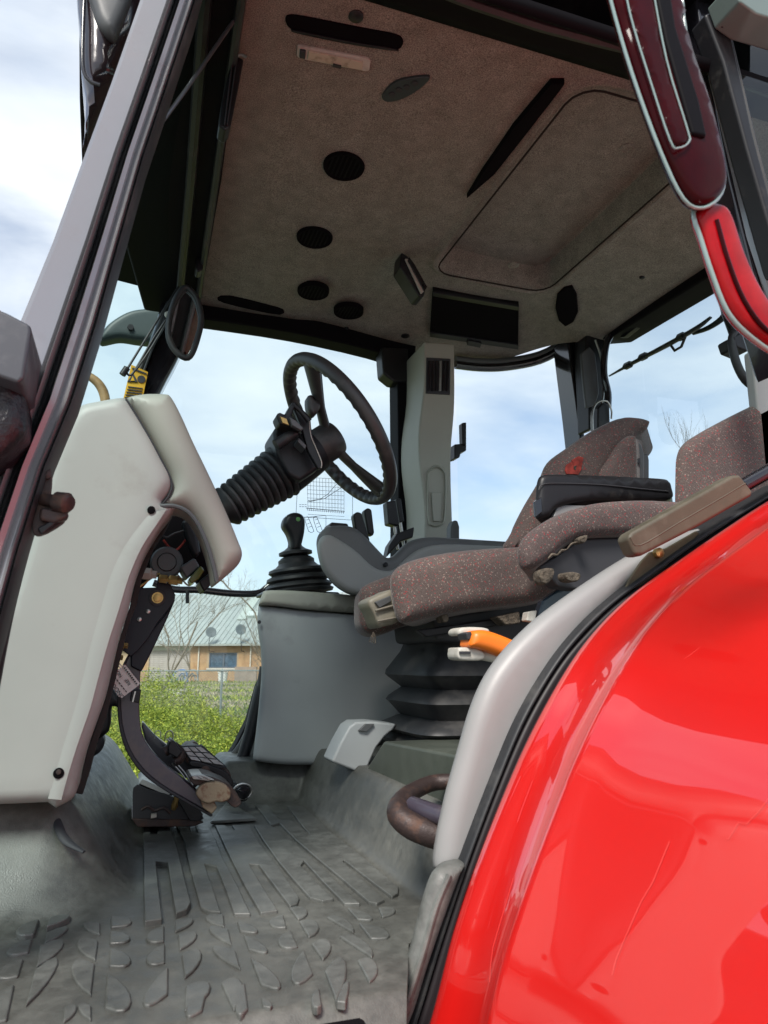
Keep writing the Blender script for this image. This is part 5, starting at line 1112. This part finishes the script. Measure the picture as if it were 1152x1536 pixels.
slab('blue_film', [(806, 925), (815, 900), (838, 885), (862, 872), (880, 872), (850, 900), (822, 925), (808, 940)], 1.18, 1.2, bladeblue, ps_, bevel=.003)
slab('pale_tab', [(792, 918), (806, 915), (803, 933), (790, 931)], 1.17, 1.19, lightp, ps_, bevel=.002)
# orange handle
oh = thing('orange_handle', PY(735, 980, 1.2), 'orange finger grip handle with pale plastic clamp under the driver seat', 'handle')
pillow('grip', [(703, 962), (708, 948), (722, 945), (740, 949), (768, 960), (790, 968), (780, 985), (755, 985), (740, 980), (728, 976), (716, 973), (704, 970)], 1.18, 1.24, .014, orange, oh, k=4)
slab('collar', [(699, 950), (707, 947), (710, 958), (702, 960)], 1.19, 1.23, ink, oh, bevel=.002)
pillow('clamp', [(686, 946), (694, 941), (720, 941), (732, 944), (730, 950), (700, 953), (688, 953)], 1.22, 1.27, .006, lightp, oh, k=3)
pillow('clamp', [(686, 976), (690, 971), (715, 973), (726, 980), (724, 990), (700, 991), (687, 988)], 1.2, 1.25, .005, lightp, oh, k=3)
slab('clamp_slot', [(690, 977), (706, 977), (706, 981), (690, 981)], 1.196, 1.2, ink, oh, bevel=0)
tube('clamp_arm', [PY(722, 982, 1.22), PY(760, 990, 1.22)], .010, lightp, oh)
# rusty grab rail on the floor
gr = thing('floor_grab_rail', PY(640, 1250, 1.05), 'worn bent brown black tube rail beside the light trim near the floor', 'rail')
tpx('rail', [(690, 1172, 1.12), (652, 1174, 1.14), (622, 1186, 1.12), (602, 1203, 1.08), (598, 1222, 1.05), (620, 1240, 1.03), (660, 1255, 1.015), (690, 1260, 1.01)], 1, [.012, .0125, .013, .015, .017, .0185, .0185, .0185], rust, gr, seg=16, k=5)
tpx('rail', [(618, 1208, 1.06), (640, 1216, 1.03), (670, 1226, 1.0)], 1, .013, armpaint, gr, seg=14, k=4)

# ================================================================ fender, seal and inner trim
fe = thing('red_fender', (.8, .6, .9), 'glossy red rear fender curving up beside the door opening', 'fender')
edge = [(560, 1800), (605, 1660), (650, 1536), (685, 1400), (722, 1290), (772, 1165), (812, 1080), (858, 1000), (900, 945), (950, 897), (1012, 852), (1080, 805), (1152, 758), (1260, 695), (1400, 620)]
ep = [PY(x, y, .885) for x, y in sm(edge, 6, False)]
ec = [Vector((p.x, p.z)) for p in ep]
def fen(i, Y, off):
    p = ec[i]; t = (ec[min(i+1, len(ec)-1)]-ec[max(i-1, 0)]).normalized(); nrm = Vector((-t.y, t.x))
    if nrm.x > 0: nrm = -nrm
    return Vector((p.x+nrm.x*off, Y, p.y+nrm.y*off))
cols = [(.90, -.03), (.889, -.004), (.885, .002), (.876, .005), (.862, .004), (.848, 0), (.83, -.003), (.80, -.004), (.775, -.001), (.762, .004), (.757, .009), (.750, .0105), (.742, .0095), (.72, .006), (.69, .003), (.65, .001), (.60, 0), (.55, 0), (.48, .0), (.40, .002), (.30, .004), (.2, .004), (.1, 0), (.02, -.01)]
n_ = len(cols)
V = []
for i in range(len(ec)):
    for (Y, off) in cols: V.append(fen(i, Y, off))
fo = mk('fender_panel', V, [(i*n_+j, i*n_+j+1, (i+1)*n_+j+1, (i+1)*n_+j) for i in range(len(ec)-1) for j in range(n_-1)], red, fe, sharp=180)
m = fo.modifiers.new('s', 'SOLIDIFY'); m.thickness = .006; m.offset = 0
scm = mat('paint_scratch', (.70, .07, .06), .5)
for (i0, Y0_, i1, Y1_) in [(30, .52, 33, .495), (28, .46, 30, .41), (22, .60, 29, .585), (40, .70, 44, .66), (17, .78, 24, .80)]:
    tube('scratch', [fen(min(int(i0+(i1-i0)*t_), len(ec)-2), Y0_+(Y1_-Y0_)*t_+.004*math.sin(t_*5), .0048) for t_ in (0, .2, .4, .6, .8, 1)], .00022, scm, fe, seg=4)
def edgeband(name, L_, R_, Y0, dY, m, par, mid=None):
    a = sm(L_, 6, False); b_ = sm(R_, 6, False); V = []; k = len(a); q = 7
    for i in range(k):
        A = PY(*a[i], Y0); B = PY(*b_[i], Y0)
        for j in range(q):
            t_ = j/(q-1); V.append(A+(B-A)*t_+Vector((0, -dY*math.sin(math.pi*t_)**.7 + (.05 if j in (0, q-1) else 0), 0)))
    return mk(name, V, [(i*q+j, i*q+j+1, (i+1)*q+j+1, (i+1)*q+j) for i in range(k-1) for j in range(q-1)], m, par, sharp=80)
sealL = [(560, 1660), (606, 1536), (650, 1400), (692, 1280), (738, 1160), (774, 1075), (818, 1000), (858, 948), (905, 903), (965, 858), (1035, 808), (1110, 762), (1180, 720)]
sealM = [(578, 1660), (622, 1536), (664, 1400), (704, 1280), (750, 1160), (788, 1075), (832, 1000), (873, 950), (920, 905), (982, 860), (1050, 812), (1122, 766), (1190, 724)]
sealR = [(612, 1660), (652, 1536), (690, 1400), (730, 1280), (778, 1160), (818, 1075), (864, 1000), (905, 950), (955, 900), (1018, 855), (1086, 808), (1156, 762), (1220, 722)]
ds_ = thing('door_seal', PY(700, 1300, .92), 'black rubber door seal following the edge of the red fender', 'seal')
edgeband('seal_bulb', sealL, sealM, .93, .014, rubber, ds_); edgeband('seal_flange', sealM, sealR, .925, .006, mat('seal_flange_black', (.014, .010, .012), .5, noise=(8, .3)), ds_)
tr = thing('fender_trim', PY(690, 1300, .98), 'off white curved plastic trim between the driver seat and the black door seal', 'trim panel')
trim = [(650, 1302, 1), (649, 1285), (654, 1250), (660, 1222), (669, 1183), (684, 1130), (704, 1062), (725, 1015), (750, 980), (778, 950), (812, 920), (865, 882), (920, 846), (985, 808, 1), (1060, 790, 1), (1040, 812), (985, 850), (925, 895), (874, 945), (832, 1003), (792, 1075), (756, 1155), (719, 1250), (698, 1308, 1)]
pillow('trim_panel', trim, .935, 1.01, .024, trimm, tr, k=4, sharp=80, dx=.034)
pillow('rubber_corner', [(560, 1522), (592, 1498), (606, 1450), (620, 1400), (634, 1345), (648, 1308), (664, 1298), (680, 1295), (696, 1296), (688, 1310), (664, 1375), (640, 1445), (612, 1530), (590, 1540)], .90, .96, .018, matrub, fm, k=4, dx=.02)
tpx('corner_rib', [(612, 1500), (634, 1430), (654, 1360), (674, 1312)], .901, .004, matrub, fm, seg=8)
bxx = thing('support_plate', PY(960, 860, .98), 'dirty olive brown metal plate and bolt under the brown handle', 'plate')
slab('plate', [(935, 890), (945, 868), (962, 842), (975, 828), (1000, 822), (1045, 796), (1050, 800), (1000, 850), (960, 880)], .925, .93, mat('olive_dirty', (.09, .08, .045), .6, noise=(14, .4)), bxx, bevel=.002)
lathe('bolt', PY(985, 830, .925), (0, -1, 0), [(.008, 0), (.008, .008), (.004, .01)], brass, bxx, seg=8)
bh = thing('brown_handle', PY(1040, 830, .9), 'dull brown rectangular bar handle lying slantwise above the red fender', 'handle')
slab('bar', [(942, 806), (948, 798), (1020, 757), (1098, 713), (1110, 711), (1131, 738), (1128, 744), (1050, 789), (965, 833), (954, 833)], .865, .895, barm, bh, bevel=.006, seg=4)
tpx('top_edge', [(945, 806), (960, 818), (1020, 783), (1080, 748), (1118, 725)], .8655, .0012, barm, bh, seg=6)
tpx('pivot_rod', [(1112, 730), (1160, 703), (1230, 664)], .90, .012, glossblk, bh, k=0, seg=14)
# near blurred strips: opened glass door edge, fender's red reflection put in as coloured pieces
dd = thing('open_door_edge', PY(1060, 300, .45), 'pale rimmed black glossy edge of the opened door, fender reflection coloured in red, top right', 'door edge')
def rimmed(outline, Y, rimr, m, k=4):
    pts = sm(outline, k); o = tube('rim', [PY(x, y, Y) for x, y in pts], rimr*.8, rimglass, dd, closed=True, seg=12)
    return pillow('reflection_insert', pts, Y-.004, Y+.012, .0075, m, dd, k=0, crown=.002)
rimmed([(900, -80), (916, 0), (948, 110), (990, 225), (1025, 298), (1055, 312), (1082, 290), (1084, 250), (1062, 160), (1030, 60), (1005, -80)], .45, .0020, darkrefl)
rimmed([(1040, 318), (1052, 360), (1068, 410), (1090, 465), (1120, 500), (1170, 535), (1230, 560), (1230, 520), (1170, 480), (1138, 440), (1112, 385), (1090, 322), (1066, 308)], .46, .0026, redrefl)
pillow('dark_reflection_inlay', [(925, -60), (940, 20), (968, 110), (1003, 212), (1020, 220), (1035, 205), (1000, 100), (968, -60)], .4425, .452, .004, darkrefl, dd, k=3)
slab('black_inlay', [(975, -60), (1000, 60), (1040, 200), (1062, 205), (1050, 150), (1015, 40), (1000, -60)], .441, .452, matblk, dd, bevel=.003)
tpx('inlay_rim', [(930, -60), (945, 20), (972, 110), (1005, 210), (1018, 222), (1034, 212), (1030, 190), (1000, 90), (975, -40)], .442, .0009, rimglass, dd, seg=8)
tpx('reflection_ridge', [(1075, 330), (1092, 390), (1116, 450), (1150, 495), (1200, 525)], .4535, .002, darkrefl, dd, seg=8)
